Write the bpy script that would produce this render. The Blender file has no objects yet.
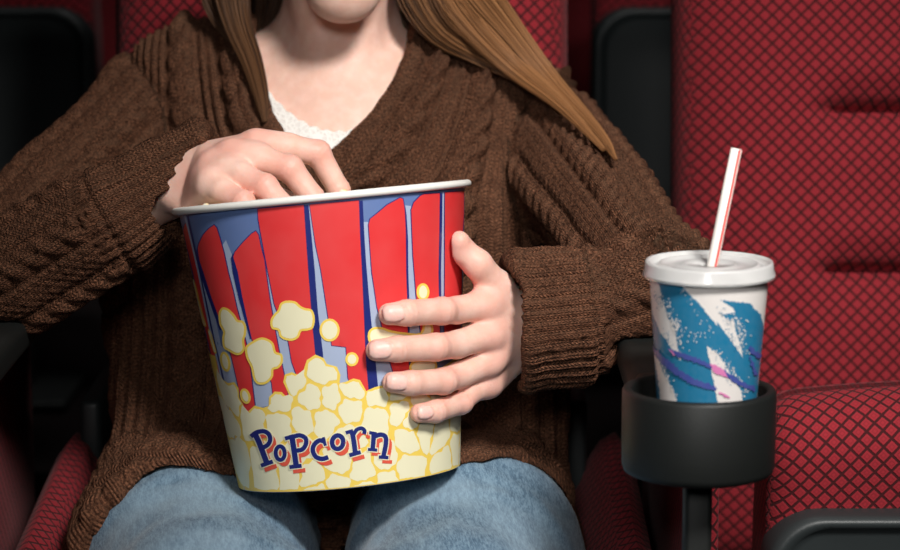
import bpy, math, random
import numpy as np
from mathutils import Vector, Matrix
from mathutils.geometry import delaunay_2d_cdt

rng = np.random.default_rng(7)
random.seed(7)
scn = bpy.context.scene
COL = scn.collection

# ------------------------------------------------------------------ camera
CAM = np.array([0.0, -2.0, 1.116])
PITCH = math.radians(10.0)
FPX = 2500.0
CP, SP = math.cos(PITCH), math.sin(PITCH)

def ray(px, py):
    u = (px - 450.0) / FPX
    v = (275.0 - py) / FPX
    return np.array([u, CP + v * SP, v * CP - SP])

def at(px, py, Y):
    """world point seen at a photo position, standing at world depth Y"""
    d = ray(px, py)
    return CAM + d * ((Y - CAM[1]) / d[1])

cam_d = bpy.data.cameras.new('camera')
cam_d.sensor_width = 36.0
cam_d.lens = FPX * 36.0 / 900.0
cam_d.clip_start = 0.05
cam = bpy.data.objects.new('camera', cam_d)
COL.objects.link(cam)
cam.location = CAM
cam.rotation_euler = (math.pi / 2 - PITCH, 0, 0)
cam_d.dof.use_dof = True
cam_d.dof.focus_distance = 1.98
cam_d.dof.aperture_fstop = 6.3
scn.camera = cam

# ------------------------------------------------------------------ object helpers
def build_mesh(name, V, F, mats, uv=None, smooth=True, mat_idx=None, attrs=None):
    me = bpy.data.meshes.new(name)
    if isinstance(F, np.ndarray):
        V = np.asarray(V, dtype=np.float32)
        k = F.shape[1]
        me.vertices.add(len(V)); me.vertices.foreach_set('co', V.ravel())
        me.loops.add(F.size); me.loops.foreach_set('vertex_index', F.astype(np.int32).ravel())
        me.polygons.add(len(F))
        me.polygons.foreach_set('loop_start', (np.arange(len(F)) * k).astype(np.int32))
        me.polygons.foreach_set('loop_total', np.full(len(F), k, dtype=np.int32))
        me.update(calc_edges=True)
    else:
        me.from_pydata([tuple(map(float, v)) for v in V], [], F)
        me.update()
    me.validate()
    if not isinstance(mats, (list, tuple)):
        mats = [mats]
    for m in mats:
        me.materials.append(m)
    if smooth:
        me.polygons.foreach_set('use_smooth', np.ones(len(me.polygons), dtype=bool))
    if mat_idx is not None:
        me.polygons.foreach_set('material_index', np.asarray(mat_idx, dtype=np.int32))
    if uv is not None:                      # per-vertex uv (n,2) or per-loop
        uv = np.asarray(uv, dtype=np.float32)
        lay = me.uv_layers.new(name='UVMap')
        if len(uv) == len(me.vertices):
            vi = np.zeros(len(me.loops), dtype=np.int32)
            me.loops.foreach_get('vertex_index', vi)
            uv = uv[vi]
        lay.data.foreach_set('uv', uv.ravel())
    for an, av in (attrs or {}).items():
        av = np.asarray(av, dtype=np.float32)
        if av.ndim == 1:
            a = me.attributes.new(an, 'FLOAT', 'POINT'); a.data.foreach_set('value', av)
        else:
            a = me.attributes.new(an, 'FLOAT_VECTOR', 'POINT'); a.data.foreach_set('vector', av.ravel())
    return me

def obj(name, V, F, mats, parent=None, **kw):
    me = build_mesh(name, V, F, mats, **kw)
    o = bpy.data.objects.new(name, me)
    COL.objects.link(o)
    if parent is not None:
        o.parent = parent
        o.matrix_parent_inverse = parent.matrix_basis.inverted()
    return o

def thing(name, label, cat, loc=(0, 0, 0), group=None):
    o = bpy.data.objects.new(name, None)
    o.empty_display_size = 0.05
    COL.objects.link(o)
    o.location = loc
    o['label'] = label; o['category'] = cat
    if group: o['group'] = group
    return o

def tag(o, label, cat, group=None, kind=None):
    o['label'] = label; o['category'] = cat
    if group: o['group'] = group
    if kind: o['kind'] = kind
    return o

class MB:
    """collects shapes into one mesh"""
    def __init__(s): s.V = []; s.F = []; s.M = []
    def add(s, V, F, m=0):
        n = len(s.V)
        s.V += [tuple(map(float, v)) for v in V]
        for f in F:
            s.F.append([n + i for i in f]); s.M.append(m)
    def build(s, name, mats, parent=None, smooth=True, bevel=0, seg=3, uv=None):
        o = obj(name, s.V, s.F, mats, parent, smooth=smooth, mat_idx=s.M, uv=uv)
        if bevel:
            b = o.modifiers.new('bevel', 'BEVEL'); b.width = bevel; b.segments = seg; b.limit_method = 'ANGLE'
            b.angle_limit = math.radians(35)
            b.harden_normals = False
        return o

def box_vf(x0, x1, y0, y1, z0, z1):
    V = [(x, y, z) for x in (x0, x1) for y in (y0, y1) for z in (z0, z1)]
    F = [(0, 1, 3, 2), (4, 6, 7, 5), (0, 4, 5, 1), (2, 3, 7, 6), (0, 2, 6, 4), (1, 5, 7, 3)]
    return V, F

def lathe_vf(prof, n=64, frame=None, closed=False):
    """prof = [(r, h)], frame = (origin, ex, ey, ez)"""
    if frame is None:
        frame = (np.zeros(3), np.array([1., 0, 0]), np.array([0, 1., 0]), np.array([0, 0, 1.]))
    O, ex, ey, ez = frame
    V, F = [], []
    m = len(prof)
    for r, h in prof:
        for k in range(n):
            a = 2 * math.pi * k / n
            V.append(O + ex * (r * math.cos(a)) + ey * (r * math.sin(a)) + ez * h)
    for i in range(m if closed else m - 1):
        j = (i + 1) % m
        for k in range(n):
            k2 = (k + 1) % n
            F.append((i * n + k, i * n + k2, j * n + k2, j * n + k))
    return V, F

def tube_vf(pts, rad, n=8, cap=True):
    pts = [np.asarray(p, float) for p in pts]
    if not hasattr(rad, '__len__'): rad = [rad] * len(pts)
    V, F = [], []
    up = None
    for i, p in enumerate(pts):
        t = pts[min(i + 1, len(pts) - 1)] - pts[max(i - 1, 0)]
        t = t / (np.linalg.norm(t) + 1e-12)
        if up is None:
            up = np.cross(t, [0.3, 0.9, 0.2]); up /= np.linalg.norm(up)
        up = up - t * np.dot(up, t); up /= np.linalg.norm(up) + 1e-12
        sd = np.cross(t, up)
        for k in range(n):
            a = 2 * math.pi * k / n
            V.append(p + rad[i] * (math.cos(a) * up + math.sin(a) * sd))
    for i in range(len(pts) - 1):
        for k in range(n):
            k2 = (k + 1) % n
            F.append((i * n + k, i * n + k2, (i + 1) * n + k2, (i + 1) * n + k))
    if cap:
        F.append(tuple(range(n))[::-1]); F.append(tuple((len(pts) - 1) * n + k for k in range(n)))
    return V, F

def catmull(P, n):
    P = [np.asarray(p, float) for p in P]
    P = [2 * P[0] - P[1]] + P + [2 * P[-1] - P[-2]]
    out = []
    seg = len(P) - 3
    for i in range(n):
        t = i / (n - 1) * seg
        k = min(int(t), seg - 1); t -= k
        a, b, c, d = P[k:k + 4]
        out.append(0.5 * (2 * b + (c - a) * t + (2 * a - 5 * b + 4 * c - d) * t * t + (3 * b - a - 3 * c + d) * t ** 3))
    return out

# ------------------------------------------------------------------ noise in numpy
_perm = np.random.default_rng(3).random((64, 64, 64)).astype(np.float32)
def vnoise(p, s):
    q = np.asarray(p, np.float32) / s
    i = np.floor(q).astype(int); f = q - i
    f = f * f * (3 - 2 * f)
    r = 0
    for dx in (0, 1):
        wx = f[:, 0] if dx else 1 - f[:, 0]
        for dy in (0, 1):
            wy = f[:, 1] if dy else 1 - f[:, 1]
            for dz in (0, 1):
                wz = f[:, 2] if dz else 1 - f[:, 2]
                r = r + wx * wy * wz * _perm[(i[:, 0] + dx) % 64, (i[:, 1] + dy) % 64, (i[:, 2] + dz) % 64]
    return r * 2 - 1

# ------------------------------------------------------------------ signed distance shapes
def A(*v): return np.array(v, dtype=np.float32)

def cone(p, a, b, ra, rb):
    a = np.asarray(a, np.float32); b = np.asarray(b, np.float32)
    ba = b - a
    h = np.clip(((p - a) @ ba) / float(ba @ ba), 0, 1)
    q = p - a - h[:, None] * ba
    return np.sqrt((q * q).sum(1)) - (ra + (rb - ra) * h)

def econe(p, a, b, ra, rb, sc):
    sc = np.asarray(sc, np.float32)
    return cone(p / sc, np.asarray(a) / sc, np.asarray(b) / sc, ra, rb) * float(min(sc))

def ell(p, c, r):
    r = np.asarray(r, np.float32)
    q = (p - np.asarray(c, np.float32)) / r
    k0 = np.sqrt((q * q).sum(1)); k1 = np.sqrt(((q / r) ** 2).sum(1)) + 1e-9
    return np.where(k0 < 1e-3, -float(r.min()), k0 * (k0 - 1) / k1)

def disc(p, a, b, ra, rb, rd=0.004):
    """capped cone from a to b with rounded rims"""
    a = np.asarray(a, np.float32); b = np.asarray(b, np.float32)
    L = float(np.linalg.norm(b - a)); t = (b - a) / L
    ax = (p - a) @ t
    q = p - a - ax[:, None] * t
    rr = np.sqrt((q * q).sum(1))
    h = np.clip(ax / L, 0, 1)
    dx = rr - (ra + (rb - ra) * h) + rd
    dy = np.abs(ax - L / 2) - L / 2 + rd
    return np.minimum(np.maximum(dx, dy), 0) + np.sqrt(np.maximum(dx, 0) ** 2 + np.maximum(dy, 0) ** 2) - rd

def sboxd(p, c, b, rd=0.0):
    q = np.abs(p - np.asarray(c, np.float32)) - (np.asarray(b, np.float32) - rd)
    return np.sqrt((np.maximum(q, 0) ** 2).sum(1)) + np.minimum(q.max(1), 0) - rd

def smin(a, b, k):
    h = np.maximum(k - np.abs(a - b), 0) / k
    return np.minimum(a, b) - h * h * k * 0.25
def smax(a, b, k): return -smin(-a, -b, k)

def boxed(f, lo, hi, far=0.03):
    """evaluates f only near its box"""
    lo = np.asarray(lo, np.float32); hi = np.asarray(hi, np.float32)
    c = (lo + hi) / 2; b = (hi - lo) / 2
    def g(p):
        q = np.abs(p - c) - b
        d = np.sqrt((np.maximum(q, 0) ** 2).sum(1)) + far
        m = (q.max(1) < far)
        if m.any():
            d[m] = f(p[m])
        return d
    return g

def surface(f, lo, hi, h):
    """surface nets on a sparse grid: returns verts, quads"""
    lo = np.asarray(lo, np.float64); hi = np.asarray(hi, np.float64)
    B = 8
    nb = np.ceil((hi - lo) / (h * B)).astype(int) + 1
    n = nb * B
    bi = np.stack(np.meshgrid(*[np.arange(k) for k in nb], indexing='ij'), -1).reshape(-1, 3)
    ctr = (lo + (bi * B + (B - 1) / 2) * h).astype(np.float32)
    dc = np.concatenate([f(ctr[i:i + 200000]) for i in range(0, len(ctr), 200000)])
    act = np.abs(dc) < h * B * 0.866 * 1.6 + 0.004
    G = np.empty(tuple(n), dtype=np.float32)
    G.reshape(nb[0], B, nb[1], B, nb[2], B)[...] = dc.reshape(nb[0], 1, nb[1], 1, nb[2], 1)
    off = np.stack(np.meshgrid(*[np.arange(B)] * 3, indexing='ij'), -1).reshape(-1, 3)
    ab = bi[act]
    for i in range(0, len(ab), 400):
        I = (ab[i:i + 400, None, :] * B + off[None]).reshape(-1, 3)
        G[I[:, 0], I[:, 1], I[:, 2]] = f((lo + I * h).astype(np.float32))
    S = G < 0
    # active cells
    s0 = S[:-1, :-1, :-1]
    mixed = np.zeros(s0.shape, bool)
    for dx in (0, 1):
        for dy in (0, 1):
            for dz in (0, 1):
                if dx + dy + dz == 0: continue
                mixed |= s0 != S[dx:n[0] - 1 + dx, dy:n[1] - 1 + dy, dz:n[2] - 1 + dz]
    C = np.argwhere(mixed)
    idx = np.full(mixed.shape, -1, dtype=np.int32)
    idx[C[:, 0], C[:, 1], C[:, 2]] = np.arange(len(C))
    corners = [(x, y, z) for x in (0, 1) for y in (0, 1) for z in (0, 1)]
    acc = np.zeros((len(C), 3)); cnt = np.zeros(len(C))
    val = {c: G[C[:, 0] + c[0], C[:, 1] + c[1], C[:, 2] + c[2]] for c in corners}
    for c in corners:
        for ax in range(3):
            if c[ax]: continue
            d = list(c); d[ax] = 1; d = tuple(d)
            a, b = val[c], val[d]
            m = (a < 0) != (b < 0)
            t = np.where(m, a / np.where(a == b, 1, a - b), 0)
            p = np.zeros((len(C), 3)); p[:] = c; p[:, ax] = t
            acc[m] += p[m]; cnt[m] += 1
    V = lo + (C + acc / cnt[:, None]) * h
    quads = []
    for ax in range(3):
        o1, o2 = [(1, 2), (2, 0), (0, 1)][ax]
        sl0 = [slice(1, -1)] * 3; sl1 = [slice(1, -1)] * 3
        sl0[ax] = slice(0, -1); sl1[ax] = slice(1, None)
        a = S[tuple(sl0)]; b = S[tuple(sl1)]
        E = np.argwhere(a != b)
        base = E + 1; base[:, ax] -= 1
        ins = a[E[:, 0], E[:, 1], E[:, 2]]
        def cell(d1, d2):
            q = base.copy(); q[:, o1] -= d1; q[:, o2] -= d2
            return idx[q[:, 0], q[:, 1], q[:, 2]]
        q = np.stack([cell(1, 1), cell(0, 1), cell(0, 0), cell(1, 0)], 1)
        q[~ins] = q[~ins][:, ::-1]
        quads.append(q)
    Q = np.concatenate(quads)
    Q = Q[(Q >= 0).all(1)]
    return V.astype(np.float32), Q

def vnormals(V, Q):
    N = np.zeros_like(V)
    a = V[Q[:, 2]] - V[Q[:, 0]]; b = V[Q[:, 3]] - V[Q[:, 1]]
    n = np.cross(a, b)
    for k in range(4):
        for c in range(3):
            N[:, c] += np.bincount(Q[:, k], n[:, c], minlength=len(V))
    return N / (np.linalg.norm(N, axis=1, keepdims=True) + 1e-12)

def relax(V, Q, it=1, w=0.5):
    n = len(V)
    e = np.concatenate([Q[:, [0, 1]], Q[:, [1, 2]], Q[:, [2, 3]], Q[:, [3, 0]]])
    e = np.concatenate([e, e[:, ::-1]])
    cnt = np.bincount(e[:, 0], minlength=n)[:, None]
    for _ in range(it):
        S = np.stack([np.bincount(e[:, 0], V[e[:, 1], c], minlength=n) for c in range(3)], 1)
        V = V * (1 - w) + w * S / np.maximum(cnt, 1)
    return V.astype(np.float32)

# ------------------------------------------------------------------ materials
def lin(r, g, b):
    f = lambda c: ((c / 255 + 0.055) / 1.055) ** 2.4 if c > 10 else c / 255 / 12.92
    return (f(r), f(g), f(b), 1)

class NT:
    def __init__(s, name):
        s.m = bpy.data.materials.new(name); s.m.use_nodes = True
        s.t = s.m.node_tree; s.t.nodes.clear()
        s.out = s.n('ShaderNodeOutputMaterial')
        s.b = s.n('ShaderNodeBsdfPrincipled')
        s.t.links.new(s.b.outputs[0], s.out.inputs[0])
    def n(s, ty, **kw):
        x = s.t.nodes.new(ty)
        for k, v in kw.items(): setattr(x, k, v)
        return x
    def set(s, node, sock, val):
        i = node.inputs[sock]
        if hasattr(val, 'is_linked') or isinstance(val, bpy.types.NodeSocket): s.t.links.new(val, i)
        else: i.default_value = val
    def P(s, **kw):
        for k, v in kw.items(): s.set(s.b, k.replace('_', ' '), v)
    def math(s, op, a, b=0.0, c=None, clamp=False):
        x = s.n('ShaderNodeMath', operation=op); x.use_clamp = clamp
        s.set(x, 0, a); s.set(x, 1, b)
        if c is not None: s.set(x, 2, c)
        return x.outputs[0]
    def mix(s, f, a, b):
        x = s.n('ShaderNodeMix', data_type='RGBA')
        s.set(x, 0, f); s.set(x, 6, a); s.set(x, 7, b)
        return x.outputs[2]
    def ramp(s, f, a, b):
        x = s.n('ShaderNodeMapRange'); x.clamp = True; x.interpolation_type = 'SMOOTHSTEP'
        s.set(x, 0, f); s.set(x, 1, a); s.set(x, 2, b)
        return x.outputs[0]
    def noise(s, vec, scale, detail=2.0, rough=0.5):
        x = s.n('ShaderNodeTexNoise')
        if vec is not None: s.set(x, 'Vector', vec)
        s.set(x, 'Scale', scale); s.set(x, 'Detail', detail); s.set(x, 'Roughness', rough)
        return x.outputs[0]
    def attr(s, name, out='Fac'):
        return s.n('ShaderNodeAttribute', attribute_name=name).outputs[out]
    def objc(s): return s.n('ShaderNodeTexCoord').outputs['Object']
    def sep(s, v):
        x = s.n('ShaderNodeSeparateXYZ'); s.set(x, 0, v); return x.outputs
    def comb(s, x_, y_, z_=0.0):
        x = s.n('ShaderNodeCombineXYZ'); s.set(x, 0, x_); s.set(x, 1, y_); s.set(x, 2, z_); return x.outputs[0]
    def bump(s, h, dist, strength=1.0, normal=None):
        x = s.n('ShaderNodeBump'); s.set(x, 'Height', h); s.set(x, 'Distance', dist); s.set(x, 'Strength', strength)
        if normal is not None: s.set(x, 'Normal', normal)
        s.set(s.b, 'Normal', x.outputs[0]); return x.outputs[0]

def plain(name, col, rough=0.5, spec=0.5, noise_amt=0.06, scale=60, bump=0.0):
    t = NT(name)
    c = t.noise(t.objc(), scale, 3)
    k = t.math('MULTIPLY_ADD', c, noise_amt * 2, 1 - noise_amt)
    mx = t.n('ShaderNodeMix', data_type='RGBA', blend_type='MULTIPLY'); t.set(mx, 0, 1.0); t.set(mx, 6, col)
    t.t.links.new(t.comb(k, k, k), mx.inputs[7])
    t.P(Base_Color=mx.outputs[2], Roughness=rough, Specular_IOR_Level=spec)
    if bump: t.bump(t.noise(t.objc(), 900, 2), bump)
    return t.m

def fabric_mat():
    """red woven upholstery, lozenges between dark crossing lines; UVs are metres"""
    t = NT('red_lozenge_upholstery')
    uv = t.n('ShaderNodeUVMap').outputs[0]
    x, y, _ = t.sep(uv)
    p = 0.0136
    a = t.math('FRACT', t.math('DIVIDE', t.math('ADD', x, y), p))
    b = t.math('FRACT', t.math('DIVIDE', t.math('SUBTRACT', x, y), p))
    da = t.math('ABSOLUTE', t.math('SUBTRACT', a, 0.5)); db = t.math('ABSOLUTE', t.math('SUBTRACT', b, 0.5))
    m = t.math('MAXIMUM', da, db)
    nz = t.noise(t.comb(t.math('MULTIPLY', x, 700), t.math('MULTIPLY', y, 700)), 1.0, 1)
    mm = t.math('ADD', m, t.math('MULTIPLY_ADD', nz, 0.07, -0.035))
    line = t.ramp(mm, 0.345, 0.425)
    ring = t.math('MULTIPLY', t.ramp(m, 0.10, 0.15), t.math('SUBTRACT', 1.0, t.ramp(m, 0.20, 0.26)))
    c0 = t.mix(t.math('MULTIPLY', ring, 0.45), lin(150, 38, 47), lin(104, 24, 31))
    big = t.noise(t.objc(), 5, 2)
    c1 = t.mix(t.math('MULTIPLY', big, 0.35), c0, lin(120, 29, 36))
    c2 = t.mix(t.math('MULTIPLY', line, 0.93), c1, lin(46, 15, 17))
    t.P(Base_Color=c2, Roughness=0.85, Specular_IOR_Level=0.2, Sheen_Weight=0.04, Sheen_Roughness=0.5)
    h = t.math('ADD', t.math('MULTIPLY', line, -1.0), t.math('MULTIPLY', nz, 0.4))
    t.bump(h, 0.0007)
    return t.m

M_FAB = fabric_mat()
M_PLASTIC = plain('black_moulded_plastic', lin(25, 27, 26), 0.5, 0.35, 0.05, 80, 0.0001)
M_GREYPL = plain('dark_grey_plastic', lin(44, 49, 50), 0.45, 0.4, 0.05, 80, 0.0001)
M_STEEL = plain('grey_painted_steel', lin(70, 74, 74), 0.4, 0.5, 0.05, 50)

def split_uv(V, F, U, side_cut=.75):
    """per-loop uvs; faces looking sideways use (y, z)"""
    out = []
    V = np.array(V)
    for f in F:
        p = V[list(f)]
        nrm = np.cross(p[1] - p[0], p[2] - p[0]) if len(f) < 6 else np.array([1, 0, 0])
        nn = np.linalg.norm(nrm) + 1e-12
        if abs(nrm[0]) / nn > side_cut:
            for v in p: out.append((v[1], v[2]))
        else:
            for k in f: out.append(U[k])
    return np.array(out)

# ================================================================== popcorn bucket
RIM_C = at(322, 198, 0.0)
_b0 = at(349.5, 475.5, -0.032)
_d = CAM - RIM_C
_ax = RIM_C - _b0
_ax[1] = -(_d[0] * _ax[0] + _d[2] * _ax[2]) / _d[1]
BASE_C = RIM_C - _ax
BH = float(np.linalg.norm(_ax)); BAX = _ax / BH
R_TOP, R_BOT = 0.1158, 0.0896
_f = np.array([0., -1., 0.]); _f = _f - BAX * _f.dot(BAX); BFY = _f / np.linalg.norm(_f)     # faces the camera
BFX = np.cross(BAX, -BFY); BFX = BFX if BFX[0] > 0 else -BFX

class Cone:
    """a cup wall: pixel -> (angle, height) and back to the wall"""
    def __init__(s, base, axis, fx, fy, h, r0, r1):
        s.B, s.A, s.X, s.Y, s.h, s.r0, s.r1 = base, axis, fx, fy, h, r0, r1
    def r(s, t): return s.r0 + (s.r1 - s.r0) * t / s.h
    def hit(s, px, py):
        d = ray(px, py); d = d / np.linalg.norm(d)
        o = CAM - s.B
        k = (s.r1 - s.r0) / s.h
        oa, da = o.dot(s.A), d.dot(s.A)
        op, dp = o - s.A * oa, d - s.A * da
        r_ = s.r0 + k * oa
        a = dp.dot(dp) - (k * da) ** 2
        b = 2 * (op.dot(dp) - k * da * r_)
        c = op.dot(op) - r_ ** 2
        D = b * b - 4 * a * c
        if D < 0: return None
        return CAM + d * ((-b - math.sqrt(D)) / (2 * a))
    def uv(s, px, py):
        p = None
        cx0, cx1 = s.midline(py)
        for k in range(60):
            p = s.hit(px, py)
            if p is not None: break
            px += 0.5 if px < cx0 else -0.5
        q = p - s.B
        t = q.dot(s.A)
        return math.atan2(q.dot(s.X), q.dot(s.Y)), t
    def midline(s, py):
        a = project(s.B); b = project(s.B + s.A * s.h)
        t = (py - a[1]) / (b[1] - a[1])
        x = a[0] + (b[0] - a[0]) * t
        return x, x
    def pt(s, th, t, off=0.0):
        r = s.r(t) + off
        return s.B + s.A * t + s.X * (r * math.sin(th)) + s.Y * (r * math.cos(th))
    def normal(s, th): return s.X * math.sin(th) + s.Y * math.cos(th)

def project(p):
    q = np.asarray(p) - CAM
    f = q[1] * CP - q[2] * SP
    v = q[1] * SP + q[2] * CP
    return 450 + FPX * q[0] / f, 275 - FPX * v / f

BK = Cone(BASE_C, BAX, BFX, BFY, BH, R_BOT, R_TOP)

RREF = 0.10
def decal(mb, cone, uvs, layer, m, step=0.0042):
    step = min(step, cone.r1 * .055)
    """a printed shape on the wall: outline in (angle, height), filled and wrapped"""
    P = [np.array([a * RREF, t]) for a, t in uvs]
    out = []
    for i in range(len(P)):
        a, b = P[i], P[(i + 1) % len(P)]
        k = max(1, int(np.linalg.norm(b - a) / step))
        for j in range(k): out.append(a + (b - a) * j / k)
    P = np.array(out)
    n = len(P)
    lo, hi = P.min(0), P.max(0)
    inner = []
    for gx in np.arange(lo[0] + step * .7, hi[0], step):
        for gy in np.arange(lo[1] + step * 1.3, hi[1], step * 2.5):
            inner.append((gx, gy))
    pts = [Vector(p) for p in P] + [Vector(p) for p in inner]
    try:
        V, E, F, *_ = delaunay_2d_cdt(pts, [], [list(range(n))], 1, 1e-6)
    except Exception:
        return
    W = [cone.pt(v.x / RREF, min(max(v.y, 0.0005), cone.h - 0.0005), layer * 0.00010) for v in V]
    mb.add(W, [list(f) for f in F], m)

def px_decal(mb, cone, pts, layer, m):
    decal(mb, cone, [cone.uv(*p) for p in pts], layer, m)

def round_poly(P, n=4):
    """closed smooth outline through the points"""
    P = [np.asarray(p, float) for p in P]
    out = []
    L = len(P)
    for i in range(L):
        a, b, c, d = P[i - 1], P[i], P[(i + 1) % L], P[(i + 2) % L]
        for j in range(n):
            t = j / n
            out.append(0.5 * (2 * b + (c - a) * t + (2 * a - 5 * b + 4 * c - d) * t * t + (3 * b - a - 3 * c + d) * t ** 3))
    return out

def grow(P, d):
    P = np.array(P, float); n = len(P)
    area = 0.5 * np.sum(P[:, 0] * np.roll(P[:, 1], -1) - np.roll(P[:, 0], -1) * P[:, 1])
    s = 1 if area > 0 else -1
    e1 = P - np.roll(P, 1, 0); e2 = np.roll(P, -1, 0) - P
    n1 = np.stack([e1[:, 1], -e1[:, 0]], 1); n2 = np.stack([e2[:, 1], -e2[:, 0]], 1)
    n1 /= np.linalg.norm(n1, axis=1, keepdims=True) + 1e-9; n2 /= np.linalg.norm(n2, axis=1, keepdims=True) + 1e-9
    m = n1 + n2; m /= np.maximum(np.linalg.norm(m, axis=1, keepdims=True), 0.5)
    return P + s * d * m

def stroke(P, w, r=0.5, n=3):
    """thick stroke outline as one polygon"""
    P = catmull(P, max(2, (len(P) - 1) * n + 1)) if len(P) > 2 else [np.asarray(p, float) for p in P]
    L, R = [], []
    for i, p in enumerate(P):
        t = P[min(i + 1, len(P) - 1)] - P[max(i - 1, 0)]; t = t / np.linalg.norm(t)
        nn = np.array([-t[1], t[0]]) * w / 2
        L.append(p + nn); R.append(p - nn)
    return L + R[::-1]

bucket = thing('popcorn_bucket', 'large red and blue striped paper popcorn bucket held on the lap', 'bucket', BASE_C)

# print colours: 0 blue ground, 1 red, 2 navy, 3 yellow, 4 cream, 5 orange red, 6 pale blue, 7 white
def paper(name, col, fade=.06):
    t = NT(name)
    n = t.noise(t.objc(), 35, 2)
    c = t.mix(t.math('MULTIPLY', n, fade), col, (0.9, 0.85, 0.8, 1))
    t.P(Base_Color=c, Roughness=0.38, Specular_IOR_Level=0.45, Coat_Weight=0.15, Coat_Roughness=0.3)
    return t.m
PM = [paper('printed_mid_blue', lin(92, 118, 172)), paper('printed_red', lin(222, 40, 44)), paper('printed_navy', lin(14, 32, 112), .02),
      paper('printed_yellow', lin(243, 208, 84)), paper('printed_cream', lin(238, 232, 196)), paper('printed_orange_red', lin(226, 80, 54)),
      paper('printed_pale_blue', lin(164, 178, 206)), paper('white_paperboard', lin(238, 236, 230))]

mb = MB()
# the wall itself
n = 160
V, F = [], []
for t in (0.0, BH * .25, BH * .5, BH * .75, BH):
    for k in range(n):
        V.append(BK.pt(2 * math.pi * k / n, t))
for i in range(4):
    for k in range(n):
        k2 = (k + 1) % n
        F.append((i * n + k, i * n + k2, (i + 1) * n + k2, (i + 1) * n + k))
mb.add(V, F, 0)
V, F = [], []                                  # inside of the wall
for t in (0.006, BH * .5, BH):
    for k in range(n):
        V.append(BK.pt(2 * math.pi * k / n, t, -0.0012))
for i in range(2):
    for k in range(n):
        k2 = (k + 1) % n
        F.append((i * n + k, (i + 1) * n + k, (i + 1) * n + k2, i * n + k2))
mb.add(V, F, 7)

# pale blue gaps: lower part of every gap pales; drawn as long wedges under the red strips
gaps = [
    [(303.5, 206), (309.6, 205), (315.5, 243), (321, 270), (328.4, 318), (332, 345), (345, 346), (347.6, 366), (350, 395), (330, 395), (322, 353), (314, 270), (309, 240)],
    [(362, 222), (368.5, 222), (372, 272), (377, 307), (384, 335), (393, 372), (395, 395), (376, 395), (372, 340), (367, 272)],
    [(401, 205), (411, 206), (412.8, 255), (416, 295), (420, 340), (408, 340), (406, 272), (405, 230)],
    [(439.5, 194), (444.6, 192.5), (444.6, 230), (443.7, 300), (439, 340), (438, 272)],
    [(266, 272), (264.5, 262), (267, 268), (274.4, 303), (288.6, 342), (296, 375), (300, 395), (288, 400), (283, 372), (275, 328)],
    [(229, 272), (222, 246), (226, 240), (235, 262), (242, 295), (252, 338), (262, 360), (272, 383), (274, 405), (256, 408), (252, 382), (243, 330), (235, 303)],
    [(199, 270), (204, 273), (212, 300), (221, 345), (232, 357), (239, 390), (228, 395), (218, 352), (209, 318)],
]
for g in gaps: px_decal(mb, BK, g, 1, 6)

strips = [
    [(197.6, 250), (199.3, 243.5), (203.4, 235), (209.3, 228.5), (214.3, 225), (216.8, 227.7), (220.2, 238.5), (224.3, 253.6), (228.2, 272), (233, 290), (237, 308), (243, 330), (248.5, 352), (255, 405), (250, 420), (243, 412), (239, 388), (232, 357), (222, 325), (212, 298), (204, 273), (199.5, 260)],
    [(233.5, 257), (235.2, 252), (243.6, 242), (252, 233.5), (256, 231), (258.6, 235), (261, 247), (264.5, 260), (266, 272), (270, 300), (275, 328.5), (278.6, 348.6), (283.6, 372), (289, 400), (274, 405), (272, 383), (262, 360), (252, 338.5), (247.7, 320), (242, 295), (237.5, 270)],
    [(257.8, 209), (280, 207), (303.8, 205), (306, 238), (308.2, 270), (313, 332), (316, 352), (318, 375), (304, 390), (300, 384), (292, 362), (288.6, 342), (274.4, 303.5), (267.8, 270), (262.8, 243.5), (258.6, 220)],
    [(309.6, 204.5), (335, 202.5), (358.8, 200.5), (360, 236), (361.8, 271), (364, 320), (365, 345), (366, 362), (368.5, 391), (352, 392), (348, 377), (346, 347), (331.8, 345.4), (328.4, 318.5), (321, 270), (315.5, 243.5)],
    [(368.5, 225), (370, 219), (377, 213.5), (387, 205), (400, 197.8), (402.8, 199), (404.5, 210), (405.6, 230), (406, 272), (407, 300), (408, 340), (409, 374), (394, 376), (390, 362), (384, 335), (377, 307), (371.8, 272), (370, 247)],
    [(411, 210), (413.6, 202.6), (420, 196), (423.7, 194.2), (439.5, 193.2), (439, 230), (438.2, 272), (438.6, 298), (440, 345), (422, 345), (416, 295), (414, 270), (412.8, 255)],
    [(444.6, 192.5), (454, 191.8), (463.8, 191), (463.6, 213), (462, 240), (461, 300), (460, 340), (444, 342), (444.6, 270), (444.6, 230)],
    [(183.6, 231), (185, 225), (187, 222), (191, 240), (199, 272), (208, 318), (216, 352), (222, 380), (226, 400), (218, 385), (206, 330), (194, 275)],
]
for s_ in strips:
    px_decal(mb, BK, grow(s_, 0.9), 2, 2)
    px_decal(mb, BK, s_, 3, 1)
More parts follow.
